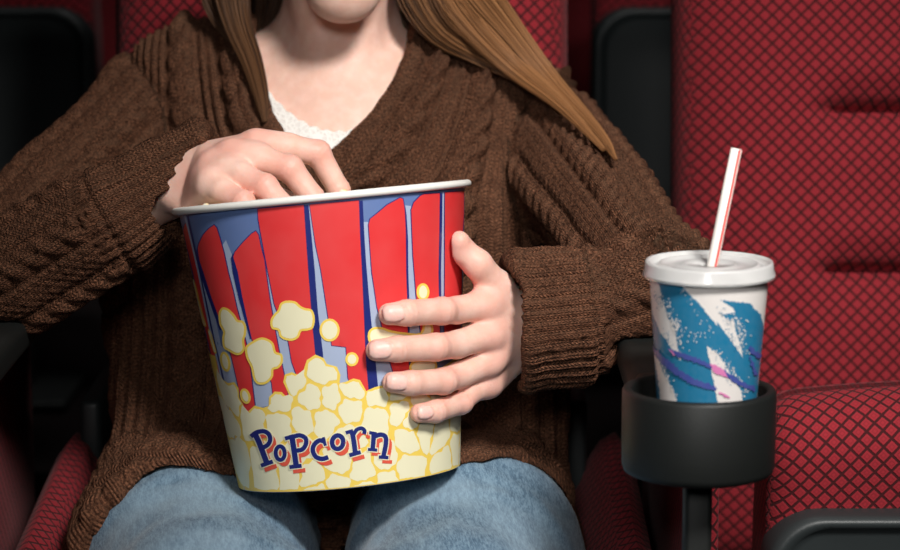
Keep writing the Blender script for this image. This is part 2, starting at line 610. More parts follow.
# heavy navy shade edges beside the strips
navy = [
    [(304.2, 205), (308.6, 204.7), (312, 240), (314.8, 270), (318, 312), (323, 353), (323.5, 360), (315.5, 356), (313.2, 332), (308.4, 270)],
    [(359.2, 201), (362.6, 200.5), (364.5, 240), (366.6, 272), (370.5, 315), (373.5, 345), (375.5, 362), (378, 388), (369, 391), (366.3, 362), (364.4, 320), (362, 270)],
    [(404.8, 205), (406.3, 215), (407.8, 240), (408, 272), (409, 300), (409.5, 340), (407.6, 340), (407, 300), (406, 272), (405.6, 230)],
    [(439.6, 193.3), (442, 193), (441.6, 230), (440.6, 272), (441, 305), (440, 345), (438.8, 300), (438.4, 272), (439.2, 230)],
    [(231.2, 258), (233.4, 253), (234.3, 262), (238, 271), (242.5, 296), (247.7, 320), (252, 338), (250.5, 339), (244.5, 318), (238.5, 296), (233, 272)],
    [(196.5, 252), (198, 246), (199.8, 260), (204.4, 274), (212.5, 300), (222, 330), (220, 330), (210, 302), (201, 275)],
    [(187.6, 216), (189, 215.5), (194.2, 240), (201, 272), (211, 320), (219.5, 360), (228, 395), (226, 395), (217, 358), (209, 322), (199, 274), (192, 242)],
]
for s_ in navy: px_decal(mb, BK, s_, 4, 2)
# pale overlap seam running down the left side
px_decal(mb, BK, [(184.6, 215.5), (186.4, 215.2), (192, 238), (199.6, 271), (211, 327), (220, 365), (236, 440), (246, 491), (244.6, 491), (234.4, 440), (218.2, 365), (209.2, 327), (197.8, 271), (190.2, 238)], 5, 6)

# the yellow heap at the foot of the print
heap = [(213, 352), (216, 356), (219, 372), (224, 380), (228.4, 383), (235, 382), (239, 388), (240, 398), (244, 405), (245.2, 413), (248, 412), (255, 405.5), (263.5, 407.7), (269, 406), (269.4, 397), (275, 391.5), (282, 392), (288, 398),
        (289, 394), (283.5, 382), (285, 374.5), (292, 372), (298.7, 375), (300.5, 384), (304, 383), (303.7, 370), (307, 360), (315.4, 354.5), (323.7, 358), (327, 364), (337, 366.7), (340.5, 375), (339.5, 383), (345, 382), (353.4, 378.4), (360, 380), (364, 387), (366, 391), (375, 387), (388, 384), (398, 378), (412, 378), (424, 366), (440, 368), (452, 360), (463, 356)]
side_r = [(math.pi * .5, BK.uv(463, 356)[1]), (math.pi * .62, 0.10), (math.pi * .80, 0.086), (math.pi * 1.0, 0.10), (math.pi * 1.2, 0.09), (math.pi * 1.38, 0.105)]
hu = [BK.uv(*p) for p in heap]
hu[0] = (-math.pi * .5, hu[0][1])
top = hu + side_r[:4]
pl = [(math.pi, 0.0)] + [(math.pi - i * math.pi / 40, 0.0) for i in range(1, 41)]
poly = top + [(math.pi - i * 2 * math.pi / 60, 0.0) for i in range(0, 61)] + [(-math.pi, 0.10), (-math.pi * .8, 0.09), (-math.pi * .62, 0.105)]
decal(mb, BK, poly, 5, 3, step=0.0045)
# cream pieces: cells shrunk so the yellow shows between them
def inside(p, poly):
    c = False; j = len(poly) - 1
    for i in range(len(poly)):
        if (poly[i][1] > p[1]) != (poly[j][1] > p[1]) and p[0] < (poly[j][0] - poly[i][0]) * (p[1] - poly[i][1]) / (poly[j][1] - poly[i][1]) + poly[i][0]:
            c = not c
        j = i
    return c
seeds_px = [(232, 396), (231, 424), (253, 418), (279, 401), (281, 424), (293, 380), (322, 371), (313, 398), (330, 398), (353, 390), (350, 408), (378, 398), (376, 416), (398, 392), (400, 410), (303, 421), (325, 421),
            (238, 452), (243, 478), (262, 440), (268, 466), (266, 490), (290, 470), (292, 492), (312, 476), (318, 494), (340, 462), (338, 486), (362, 470), (366, 492), (386, 458), (388, 482), (408, 440), (406, 468), (424, 430), (426, 456), (424, 478), (440, 436), (444, 460), (455, 446), (420, 402), (440, 400), (456, 420), (412, 420), (300, 448), (346, 440), (370, 436), (432, 384), (452, 376)]
sd = [np.array([BK.uv(*p)[0] * RREF, BK.uv(*p)[1]]) for p in seeds_px]
for a in np.arange(math.pi * .5, math.pi * 1.5, 0.2):
    for t in (0.015, 0.040, 0.065, 0.088):
        sd.append(np.array([((a + (0.1 if t in (0.04, 0.088) else 0) + math.pi) % (2 * math.pi) - math.pi) * RREF + random.uniform(-.004, .004), t + random.uniform(-.005, .005)]))
hp = [np.array([a * RREF, t]) for a, t in poly]
sd = [q for k, q in enumerate(sd) if k < 17 or random.random() > .12]
for i, s0 in enumerate(sd):
    cell = [s0 + np.array(v) for v in ((-.03, -.03), (.03, -.03), (.03, .03), (-.03, .03))]
    for j, s1 in enumerate(sd):
        if i == j or np.linalg.norm(s1 - s0) > 0.06: continue
        m_ = (s0 + s1) / 2; d_ = (s1 - s0) / np.linalg.norm(s1 - s0)
        new = []
        for k in range(len(cell)):
            a, b = cell[k], cell[(k + 1) % len(cell)]
            da, db = (a - m_).dot(d_), (b - m_).dot(d_)
            if da <= 0: new.append(a)
            if da * db < 0: new.append(a + (b - a) * (da / (da - db)))
        cell = new
        if len(cell) < 3: break
    if len(cell) < 3: continue
    # lumpy outline by casting around the seed
    L = []
    for k in range(30):
        th = 2 * math.pi * k / 30; dv = np.array([math.cos(th), math.sin(th)])
        best = 0.03
        for q in range(len(cell)):
            a, b = cell[q], cell[(q + 1) % len(cell)]
            e = b - a; den = dv[0] * e[1] - dv[1] * e[0]
            if abs(den) < 1e-12: continue
            w = a - s0
            t = (w[0] * e[1] - w[1] * e[0]) / den; u_ = (w[0] * dv[1] - w[1] * dv[0]) / den
            if t > 0 and -1e-6 <= u_ <= 1 + 1e-6: best = min(best, t)
        L.append(best)
    L = np.array(L)
    L = (L + np.roll(L, 1) + np.roll(L, -1)) / 3
    ph = random.uniform(0, 6.28)
    out = []
    for k in range(30):
        th = 2 * math.pi * k / 30
        r = (L[k] - 0.0010) * (0.97 + 0.075 * math.sin(5 * th + ph) + 0.05 * math.sin(8 * th + 2 * ph))
        q = s0 + max(r, 0.001) * np.array([math.cos(th), math.sin(th)])
        g = 0
        while not inside(q + (q - s0) / (np.linalg.norm(q - s0) + 1e-9) * 0.0018, hp) and g < 30:
            q = s0 + (q - s0) * 0.93; g += 1
        q[1] = max(q[1], 0.0012)
        out.append((q[0] / RREF, q[1]))
    decal(mb, BK, out, 6, 4)

def C_(pts, ox, oy): return [(x / 5.98 + ox, y / 5.98 + oy) for x, y in pts]
pops = [
    C_([(180, 250), (200, 225), (235, 235), (270, 270), (290, 300), (320, 305), (338, 340), (335, 390), (325, 420), (330, 470), (310, 500), (280, 505), (240, 485), (205, 460), (200, 400), (205, 370), (185, 330), (178, 290)], 190, 270),
    C_([(490, 290), (510, 260), (530, 240), (545, 200), (580, 185), (630, 190), (660, 215), (690, 230), (730, 240), (745, 290), (735, 345), (700, 360), (665, 365), (650, 400), (615, 420), (570, 415), (540, 395), (530, 360), (495, 350), (485, 320)], 190, 270),
    C_([(335, 480), (345, 450), (390, 420), (430, 405), (470, 415), (500, 440), (515, 490), (545, 500), (555, 520), (553, 555), (530, 585), (500, 595), (498, 630), (480, 660), (450, 680), (410, 680), (385, 650), (370, 580), (345, 530)], 190, 270),
    [(329.6 + 9.6 * math.cos(a), 330 + 11 * math.sin(a)) for a in np.arange(0, 6.28, .45)],
    [(351.8 + 6.2 * math.cos(a), 359.2 + 6.6 * math.sin(a)) for a in np.arange(0, 6.28, .6)],
    [(422.4 + 6 * math.cos(a), 292 + 8.3 * math.sin(a)) for a in np.arange(0, 6.28, .5)],
    [(226 + 5 * math.cos(a), 361.5 + 9.2 * math.sin(a) + 3 * math.cos(a)) for a in np.arange(0, 6.28, .5)],
    [(246 + 5 * math.cos(a), 396 + 7 * math.sin(a) + 2 * math.cos(a)) for a in np.arange(0, 6.28, .5)],
    [(368, 338), (369, 331), (374, 327.5), (381, 327.5), (392, 331), (406, 333), (420, 333), (424, 322), (432, 326), (430, 340), (420, 346), (390, 346), (372, 344)],
    [(409, 368), (412, 362), (420, 360), (434, 361), (436, 368), (430, 373), (414, 374)],
    [(193, 280), (196, 284), (203, 312), (207, 326), (203, 322), (197, 300)],
    [(209, 330), (212, 334), (217, 352), (214, 350)],
]
for P_ in pops:
    R_ = round_poly(P_, 3)
    px_decal(mb, BK, grow(R_, 0.4), 7, 3)
    px_decal(mb, BK, grow(R_, -1.9), 8, 4)

# round the back the same stripes go on, plainly
for i in range(7):
    a0 = math.pi * .56 + i * 0.385
    w = 0.26
    for lay, g, mi in ((2, 0.008, 2), (3, 0.0, 1)):
        decal(mb, BK, [(((a + math.pi) % (2 * math.pi)) - math.pi, t) for a, t in ((a0 - g, .05), (a0 + w * .72 + g, .05), (a0 + w + g, BH - .03), (a0 + w * .8, BH - .012), (a0 - g, BH - .02))] if (a0 + w + .01 < math.pi or a0 - .01 > math.pi) else
              [(a, t) for a, t in ((math.pi - .001, .05), (a0 - g, .05), (a0 - g, BH - .02), (math.pi - .001, BH - .012))], lay, mi)

# lettering
def T_(pts): return [np.array([x / 5.625 + 240, y / 5.625 + 415]) for x, y in pts]
def ring(cx, cy, rx, ry, tilt, n=14):
    o = []
    for k in range(n + 1):
        a = 2 * math.pi * k / n
        x, y = rx * math.cos(a), ry * math.sin(a)
        o.append((cx + x * math.cos(tilt) - y * math.sin(tilt), cy + x * math.sin(tilt) + y * math.cos(tilt)))
    return o
letters = [
    ([(90, 104), (112, 150), (135, 210), (158, 272)], 31), ([(68, 120), (98, 97), (140, 90), (168, 108), (175, 140), (160, 168), (126, 186)], 25), ([(124, 284), (190, 260)], 23),
    (ring(231, 213, 25, 38, -0.05), 23),
    ([(296, 122), (308, 200), (320, 284)], 31), ([(257, 132), (306, 117)], 23), ([(300, 122), (338, 113), (372, 130), (373, 165), (352, 193), (316, 200)], 25), ([(282, 292), (350, 284)], 23),
    ([(480, 150), (450, 142), (420, 165), (412, 200), (430, 235), (465, 246), (498, 236)], 26), ([(470, 124), (482, 172)], 17),
    (ring(550, 152, 31, 38, 0.1), 26),
    ([(630, 96), (640, 150), (648, 216)], 28), ([(594, 100), (636, 88)], 21), ([(614, 226), (678, 208)], 23), ([(640, 106), (656, 82), (682, 74), (699, 88), (696, 106)], 22),
    ([(750, 104), (748, 150), (744, 194)], 26), ([(725, 98), (766, 106)], 19), ([(718, 193), (770, 197)], 18), ([(752, 122), (785, 110), (814, 120), (818, 160), (804, 232)], 26), ([(778, 236), (832, 239)], 20),
]
for lay, grow_w, dx, dy, mi in ((10, 0, 3.6, 4.4, 5), (11, 1.9, 0.0, 0.0, 4), (12, 0, 0, 0, 2)):
    for P_, w in letters:
        q = T_(P_)
        if grow_w and len(q) == 2:
            t_ = (q[1] - q[0]) / np.linalg.norm(q[1] - q[0]); q = [q[0] - t_ * .9, q[1] + t_ * .9]
        S_ = stroke(q, w / 5.625 + grow_w)
        for i in range(len(S_) // 2 - 1):                      # convex pieces, so loops stay open in the middle
            k = len(S_)
            quad = [S_[i], S_[i + 1], S_[k - 2 - i], S_[k - 1 - i]]
            px_decal(mb, BK, [(p[0] + dx, p[1] + dy) for p in quad], lay, mi)
o = mb.build('printed_wall', PM, bucket)
# rolled rim and base disc
bf = (BASE_C, BFX, BFY, BAX)
rim_prof = [(R_TOP + .0002 + 0.0034 * math.cos(a) + .0020, BH + 0.0005 + 0.0031 * math.sin(a)) for a in np.linspace(0, 2 * math.pi, 14, endpoint=False)]
V, F = lathe_vf(rim_prof, 160, bf, closed=True)
obj('rolled_rim', V, F, PM[7], bucket)
V, F = lathe_vf([(0.0005, .006), (R_BOT - .004, .006), (R_BOT - .0014, .004), (R_BOT - .0014, .0005), (R_BOT - .004, .0005), (R_BOT - .006, .004), (0.0005, .0045)], 96, bf)
obj('base_disc', V, F, PM[7], bucket)

# ================================================================== soda cup, straw, armrests
CUP_Y = -0.24
cup_top = at(710.5, 264.5, CUP_Y)
CUPX, CUPZ = float(cup_top[0]) - 0.001, float(cup_top[2])
HOLD_TOP = float(at(699, 387, CUP_Y)[2])
HX = float(at(699, 400, CUP_Y)[0])
HOLD_BOT = HOLD_TOP - 0.0625
CUP_BOT = HOLD_BOT + 0.0065
CH = CUPZ - CUP_BOT
r_hi = 0.0430; r_lo = r_hi - 0.072 * CH
lean = 0.0
CB = np.array([CUPX, CUP_Y, CUP_BOT])
_v = CAM - CB; _v[2] = 0; CFY = _v / np.linalg.norm(_v); CZ = np.array([0., 0, 1.]); CFX = np.cross(CZ, CFY) * 1.0
CFX = CFX if CFX[0] > 0 else -CFX
CUPC = Cone(CB, CZ, CFX, CFY, CH, r_lo, r_hi)

cup = thing('soda_cup', 'white paper soda cup with teal and purple brush strokes, in the armrest holder', 'cup', CB)
t = NT('white_cup_paper'); t.P(Base_Color=lin(226, 220, 216), Roughness=0.35, Specular_IOR_Level=0.5)
cw = t.m
def ink(name, col):
    t = NT(name); n_ = t.noise(t.objc(), 240, 3)
    t.P(Base_Color=t.mix(t.math('MULTIPLY', n_, .06), col, lin(225, 225, 225)), Roughness=0.35); return t.m
CM = [cw, ink('teal_ink', lin(0, 112, 152)), ink('violet_ink', lin(58, 72, 150)), ink('pink_ink', lin(214, 120, 176))]
mb = MB()
n = 128
V, F = [], []
lv = [(0.0, 0), (CH * .33, 0), (CH * .66, 0), (CH, 0)]
for tt, off in lv:
    for k in range(n): V.append(CUPC.pt(2 * math.pi * k / n, tt, off))
for i in range(len(lv) - 1):
    for k in range(n):
        k2 = (k + 1) % n
        F.append((i * n + k, i * n + k2, (i + 1) * n + k2, (i + 1) * n + k))
V.append(CB + CZ * .003); c0 = len(V) - 1
for k in range(n): F.append((c0, (k + 1) % n, k))
mb.add(V, F, 0)
def U_(p): return [(x / 5.98 + 635, y / 5.98 + 240) for x, y in p]
def V_(p): return [(x / 5.98 + 635, y / 5.98 + 320) for x, y in p]
def rag(P, amp, edge=None):
    """roughens an outline; edge = set of segment numbers that are torn"""
    out = []
    L = len(P)
    for i in range(L):
        a = np.array(P[i]); b = np.array(P[(i + 1) % L])
        out.append(tuple(a))
        torn = edge is None or i in edge
        ln = np.linalg.norm(b - a); k = int(ln / (1.1 if torn else 5))
        d = (b - a) / (ln + 1e-9); nn = np.array([-d[1], d[0]])
        for j in range(1, k):
            out.append(tuple(a + (b - a) * j / k + nn * random.gauss(0, amp if torn else amp * .25)))
    return out
low = 418
L1 = U_([(92, 385), (105, 440), (130, 500), (150, 550)]) + V_([(180, 110), (230, 190), (275, 245)])
teal = [
    L1 + V_([(262, 200), (250, 130), (240, 70), (215, 0)]) + U_([(200, 470), (180, 400), (150, 345), (155, 300), (130, 243), (190, 238), (240, 246), (270, 258), (310, 310), (380, 375), (440, 450), (500, 520)])
    + V_([(485, 5), (520, 50), (560, 100), (600, 160), (645, 228), (640, 195), (625, 130), (600, 60), (590, 0)]) + U_([(570, 490), (520, 445), (600, 432), (585, 405), (505, 358), (600, 370), (690, 378), (712, 410), (750, 440), (765, 500)]) + [(764, 336), (757, low), (705, low), (651, low), (648, 360)],
]
decal(mb, CUPC, [(-1.40, .004), (-1.42, .085), (-1.7, .095), (-2.3, .05), (-2.5, .004)], 1.5, 1)
wedge = [V_([(118, 178), (120, 240), (140, 350), (165, 590), (275, 590), (240, 450), (185, 340), (150, 260)]),
         V_([(425, 150), (440, 210), (460, 330), (490, 470), (500, 590), (660, 590), (640, 470), (630, 420), (590, 350), (540, 270), (500, 210)])]
for k, P_ in enumerate(wedge):
    px_decal(mb, CUPC, rag(P_, 0.45), 3, 0)
for k, P_ in enumerate(teal):
    px_decal(mb, CUPC, rag(P_, 0.35), 1 + k, 1)
# dry-brush speckle where strokes thin out: white nicks and stray teal dots
rr = np.random.default_rng(5)
def speck(line, w, num, lay, mi, smin_=.35, smax_=1.1):
    line = [np.array(p) for p in line]
    for _ in range(num):
        i = rr.integers(0, len(line) - 1); tt = rr.random()
        p = line[i] + (line[i + 1] - line[i]) * tt + np.array([abs(rr.normal(0, w)), rr.normal(0, 2)])
        s = rr.uniform(smin_, smax_)
        q = [(p[0] + s * rr.uniform(.6, 1.2) * math.cos(a), p[1] + s * rr.uniform(.6, 1.3) * math.sin(a)) for a in (0, 1.1, 2.2, 3.2, 4.2, 5.3)]
        px_decal(mb, CUPC, q, lay, mi)
speck(U_([(150, 340), (180, 400), (210, 470), (225, 540)]) + V_([(225, 10), (250, 90), (258, 190)]), 5.5, 130, 7, 0)
speck(U_([(530, 450), (580, 500)]) + V_([(600, 20), (620, 90), (640, 190)]), 5, 80, 7, 0)
speck(V_([(440, 180), (510, 220), (560, 290), (620, 380), (640, 450)]), 4, 60, 7, 0)
speck(V_([(155, 260), (190, 340), (235, 440)]), 2.5, 40, 7, 0)
speck(U_([(230, 280), (300, 330), (350, 420), (400, 520)]), 6, 30, 7, 0, .3, .8)
speck(V_([(280, 60), (330, 120), (400, 60)]), 8, 22, 7, 0, .3, .9)
for l_ in (U_([(140, 330), (190, 440)]), V_([(200, 60), (230, 170)]), U_([(520, 420), (590, 520)]), V_([(560, 40), (620, 180)]), V_([(500, 240), (600, 400)])):
    speck([(x - 5, y) for x, y in l_], 3, 22, 8, 1, .3, .8)
pur = [
    V_([(200, 165), (235, 178), (300, 200), (360, 222), (410, 242), (455, 260), (475, 292), (420, 275), (340, 245), (265, 220), (225, 200)]),
    V_([(520, 290), (560, 318), (610, 345), (660, 380), (712, 395), (708, 428), (650, 402), (590, 372), (545, 342)]),
    V_([(100, 150), (125, 170), (160, 200), (210, 245), (280, 300), (340, 340), (400, 365), (480, 392), (484, 420), (400, 405), (320, 375), (250, 330), (190, 285), (140, 225)]),
    V_([(680, 150), (710, 180), (745, 205), (742, 235), (705, 210), (675, 178)]),
    V_([(672, 205), (700, 250), (726, 330), (712, 330), (690, 275)]),
]
for k, P_ in enumerate(pur): px_decal(mb, CUPC, rag(P_, 0.7), 9 + k * .2, 2)
for P_ in (V_([(452, 258), (490, 272), (530, 300), (552, 345), (520, 330), (480, 318), (462, 300)]), V_([(500, 425), (530, 437), (565, 460), (558, 468), (525, 450), (498, 436)]), V_([(205, 172), (225, 182), (250, 210), (232, 212)])):
    px_decal(mb, CUPC, rag(P_, 0.4), 11, 3)
mb.build('printed_cup_wall', CM, cup)

# lid: clear-ish plastic with a stepped rim and a sunken top
t = NT('translucent_lid_plastic')
t.P(Base_Color=lin(248, 247, 246), Roughness=0.2, Transmission_Weight=0.5, IOR=1.35, Specular_IOR_Level=0.6)
lidm = t.m
LZ = CUPZ
prof = [(r_hi - .0006, LZ - .0075), (.0460, LZ - .0078), (.0474, LZ - .0072), (.0472, LZ - .0058), (.0462, LZ - .0035), (.0458, LZ + .0012), (.0452, LZ + .0028), (.0438, LZ + .0030), (.0426, LZ + .0015), (.0416, LZ - .0012), (.0400, LZ - .0014),
        (.0372, LZ - .0012), (.0358, LZ + .0012), (.0340, LZ + .0014), (.0325, LZ - .0004), (.020, LZ - .0006), (.0185, LZ + .0008), (.0170, LZ - .0004), (.0062, LZ - .0004), (.0060, LZ - .0030), (.0054, LZ - .0030), (.0054, LZ - .0012)]
prof = prof + [(r - .0004 if i < 2 else r, h - .0009) for i, (r, h) in list(enumerate(prof))[::-1]]
V, F = lathe_vf(prof, 96, (np.array([CUPX, CUP_Y, 0.]), np.array([1., 0, 0]), np.array([0, 1., 0]), CZ), closed=True)
lid = obj('lid', V, F, lidm, cup)
lid['label'] = 'translucent plastic lid'
# the drink's ice-cold surface under the lid keeps the lid pale
V, F = lathe_vf([(0.0003, LZ - .012), (r_hi - .0018, LZ - .012), (r_hi - .0018, LZ - .016), (0.0003, LZ - .016)], 64, (np.array([CUPX, CUP_Y, 0.]), np.array([1., 0, 0]), np.array([0, 1., 0]), CZ))
t = NT('pale_drink_foam'); t.P(Base_Color=lin(205, 200, 196), Roughness=0.5)
obj('drink_surface', V, F, t.m, cup)

# straw
s_top = at(736.5, 149, CUP_Y); s_lid = at(712.5, 264, CUP_Y)
sd_ = (s_lid - s_top) / np.linalg.norm(s_lid - s_top)
s_lo = s_lid + sd_ * 0.085
SR = 0.0040
sn = 24
ex = np.cross(sd_, [0, 1, 0]); ex /= np.linalg.norm(ex); ey = np.cross(sd_, ex)
V, F, MI = [], [], []
rings = [(s_top, SR), (s_lid, SR), (s_lo, SR), (s_lo, SR * .9), (s_lid, SR * .9), (s_top, SR * .9)]
for p, r in rings:
    for k in range(sn):
        a = 2 * math.pi * k / sn
        V.append(p + r * (math.cos(a) * ex + math.sin(a) * ey))
front_ang = [math.atan2(np.dot(v_, ey), np.dot(v_, ex)) for v_ in (CAM - s_top,)][0]
for i in range(6):
    j = (i + 1) % 6
    for k in range(sn):
        k2 = (k + 1) % sn
        F.append((i * sn + k, i * sn + k2, j * sn + k2, j * sn + k))
        mid = s_top + math.cos(2 * math.pi * (k + .5) / sn) * ex + math.sin(2 * math.pi * (k + .5) / sn) * ey - s_top
        MI.append(0)
        if i < 2:
            xr = mid[0]; fy = mid.dot(np.array([0, -1., 0]))
            if fy > 0 and 0.30 < xr < 0.62: MI[-1] = 1
            if fy > 0 and xr > 0.82: MI[-1] = 2
            if fy < 0 and abs(xr) < 0.3: MI[-1] = 1
sw = [plain('white_straw_plastic', lin(240, 234, 228), .3, .5, .02), plain('red_straw_stripe', lin(226, 84, 78), .3, .5, .02), plain('pale_pink_straw_stripe', lin(240, 190, 180), .3, .5, .02)]
straw = obj('drinking_straw', V, F, sw, mat_idx=MI)
tag(straw, 'white drinking straw with thin red stripes standing in the soda cup lid', 'straw')

# ------------------------------------------------------------------ armrests
def ring_holder(cx, cy, zt, zb, ro, ri):
    prof = [(0.0005, zb), (ro - .006, zb), (ro - .0015, zb + .002), (ro - .0003, zb + .006), (ro, zb + .02), (ro, zt - .003), (ro - .0012, zt - .0008), (ro - .003, zt), (ri + .002, zt), (ri + .0005, zt - .001), (ri, zt - .003), (ri - .001, zb + .006), (0.0005, zb + .005)]
    return lathe_vf(prof, 96, (np.array([cx, cy, 0.]), np.array([1., 0, 0]), np.array([0, 1., 0]), np.array([0, 0, 1.])))

def armrest(cx, label, group, sg=1):
    def sx(a, b): return (cx + min(a * sg, b * sg), cx + max(a * sg, b * sg))
    t_ = thing('armrest', label, 'armrest', (cx, 0.12, 0), group)
    m = MB(); m.add(*box_vf(*sx(-.046, .030), CUP_Y + .050, .36, ARM_TOP - .028, ARM_TOP))
    m.build('arm_pad', [M_PLASTIC], t_, bevel=.009, seg=4)
    m = MB(); m.add(*box_vf(*sx(-.042, .030), CUP_Y + .040, CUP_Y + .064, HOLD_BOT + .006, HOLD_TOP - .002))
    m.build('holder_bracket', [M_PLASTIC], t_, bevel=.006, seg=3)
    V, F = ring_holder(cx, CUP_Y, HOLD_TOP, HOLD_BOT, .0555, .0485)
    obj('cup_holder', V, F, M_PLASTIC, t_)
    m = MB(); m.add(*box_vf(*sx(-.010, .010), -.252, -.228, .055, HOLD_BOT + .004))
    m.build('post', [M_PLASTIC], t_, bevel=.004)
    m = MB(); m.add(*box_vf(*sx(.007, .030), -.12, .36, .06, ARM_TOP - .026))
    o = m.build('side_panel', [M_FAB], t_, bevel=.008, uv=split_uv(m.V, m.F, [(v[0], v[2]) for v in m.V], .75)); o['label'] = 'red upholstered side panel'
    m = MB(); m.add(*box_vf(*sx(-.014, .028), -.262, .30, .0, .062)); m.add(*box_vf(*sx(.009, .028), .05, .25, .055, .10))
    m.build('foot', [M_STEEL], t_, bevel=.006)
    return t_
ARM_TOP = HOLD_TOP - 0.004
armrest(HX, 'black armrest with round cup holder holding the soda cup', 'armrests')
# ================================================================== theatre seats and the setting
def backrest_mesh(hw, z0, z1, tiltdeg, y0):
    """upholstered back: padded front with two tucked grooves; returns verts, faces, per-loop uv"""
    nx, nz = 61, 141
    xs = np.linspace(-1, 1, nx); zs = np.linspace(0, 1, nz)
    H = z1 - z0
    V, U = [], []
    for j in zs:
        z = z0 + H * j
        for i in xs:
            ex = abs(i)
            side = max(0.0, 1 - ex ** 3.2) ** .5
            tb = max(0.0, 1 - abs(2 * j - 1) ** 14) ** .5
            dep = .078 * side * tb + .012 * (1 - i * i)
            # quilting: between the grooves the middle swells
            zz = z
            g = 0
            for gz in GROOVES:
                dz = zz - gz
                win = 1 / (1 + math.exp((ex * hw - .085) / .006))
                g += win * (.030 * math.exp(-(dz / .0046) ** 2) + (.012 * math.exp(-((dz - .0) / .030) ** 2)) - .006 * math.exp(-((dz - .032) / .022) ** 2))
            dep -= g * side
            V.append((i * hw, -dep, z)); U.append((i * hw, z + .0))
    F = []
    for j in range(nz - 1):
        for i in range(nx - 1):
            a = j * nx + i; F.append((a, a + 1, a + nx + 1, a + nx))
    # back shell
    nf = len(V)
    for j in zs:
        for i in xs[::6]:
            V.append((i * hw, .035 * (1 - .3 * i * i), z0 + H * j)); U.append((i * hw, z0 + H * j))
    m = len(xs[::6])
    for j in range(nz - 1):
        for i in range(m - 1):
            a = nf + j * m + i; F.append((a, a + m, a + m + 1, a + 1))
    for j in range(nz - 1):                     # side walls
        F.append((j * nx, (j + 1) * nx, nf + (j + 1) * m, nf + j * m))
        F.append((j * nx + nx - 1, nf + j * m + m - 1, nf + (j + 1) * m + m - 1, (j + 1) * nx + nx - 1))
    for i in range(m - 1):
        for row, fl in ((0, 0), (nz - 1, 1)):
            q = [row * nx + i * 6 + k for k in range(7)] + [nf + row * m + i + 1, nf + row * m + i]
            F.append(tuple(q if fl else q[::-1]))
    a = math.radians(tiltdeg)
    W = []
    for x, y, z in V:
        dz = z - z0
        W.append((x, y0 + y * math.cos(a) + dz * math.sin(a), z0 + dz * math.cos(a) - y * math.sin(a) * 1.0))
    return W, F, U

def cushion_tip_up(hw):
    """folded cushion standing on edge: fabric nose over the top, built in seat space (x, y, z)"""
    n = 48
    prof = []
    # side profile (y, z) closed, nose at the top
    y0, y1, zt, zb = .010, .120, .648, .30
    for k in range(13):
        a = math.pi / 2 * k / 12; prof.append((y0 + .050 - .050 * math.sin(a), zt - .050 + .050 * math.cos(a)))
    prof = prof[::-1][::-1]
    front = prof + [(y0 + .001, zt - .068), (y0 + .003, .570), (y0 + .006, .50), (y0 + .010, .40), (y0 + .02, zb)]
    back = [(y1, zb), (y1 + .012, .42), (y1 + .014, .52), (y1 + .008, .60)]
    for k in range(9):
        a = math.pi / 2 * k / 8; back.append((y1 - .045 + .050 * math.cos(a), zt - .048 + .048 * math.sin(a)))
    loop = front + back
    xs = np.concatenate([[-1.0, -.985, -.95, -.90], np.linspace(-.84, .84, 21), [.90, .95, .985, 1.0]])
    cy = sum(p[0] for p in loop) / len(loop); cz = sum(p[1] for p in loop) / len(loop)
    V, U = [], []
    arc = [0]
    for k in range(1, len(loop)): arc.append(arc[-1] + math.dist(loop[k], loop[k - 1]))
    for x in xs:
        ins = 0.0
        ax = abs(x)
        if ax > .84: ins = .022 * (1 - math.sqrt(max(0, 1 - ((ax - .84) / .16) ** 2)))
        crown = .012 * (1 - x * x)
        for k, (y, z) in enumerate(loop):
            dy, dz = y - cy, z - cz
            L = math.hypot(dy, dz)
            V.append((x * hw, y - dy / L * ins, z - dz / L * ins + crown * min(1.0, max(0.0, (z - .30) / .36))))
            U.append((x * hw, -arc[k] + .02))
    L_ = len(loop)
    F = []
    for i in range(len(xs) - 1):
        for k in range(L_):
            k2 = (k + 1) % L_
            F.append((i * L_ + k, i * L_ + k2, (i + 1) * L_ + k2, (i + 1) * L_ + k))
    F.append(tuple(range(L_))[::-1]); F.append(tuple((len(xs) - 1) * L_ + k for k in range(L_)))
    return V, F, U

def pan_mesh(hw):
    """moulded underside shell, rounded corners and a raised lip, facing forward when folded"""
    n = 12
    zt, zb = .564, .26
    out = []
    for (cx, cz, a0) in ((hw - .045, zt - .045, 0), (-hw + .045, zt - .045, 90), (-hw + .03, zb + .03, 180), (hw - .03, zb + .03, 270)):
        r = .045 if cz > .4 else .03
        for k in range(n + 1):
            a = math.radians(a0 + 90 * k / n); out.append((cx + r * math.cos(a), cz + r * math.sin(a)))
    V, F = [], []
    L_ = len(out)
    c = np.mean(out, axis=0)
    for s, y in ((1.0, .028), (1.0, -.012), (.985, -.019), (.955, -.021), (.93, -.014), (.90, -.012), (.5, -.016), (.02, -.018)):
        for x, z in out: V.append((c[0] + (x - c[0]) * s, y + .004, c[1] + (z - c[1]) * s))
    for i in range(7):
        for k in range(L_):
            k2 = (k + 1) % L_
            F.append((i * L_ + k, (i + 1) * L_ + k, (i + 1) * L_ + k2, i * L_ + k2))
    F.append(tuple(7 * L_ + k for k in range(L_)))
    return V, F

BACK_Y0 = .412
GROOVES = (0.692, 0.848)

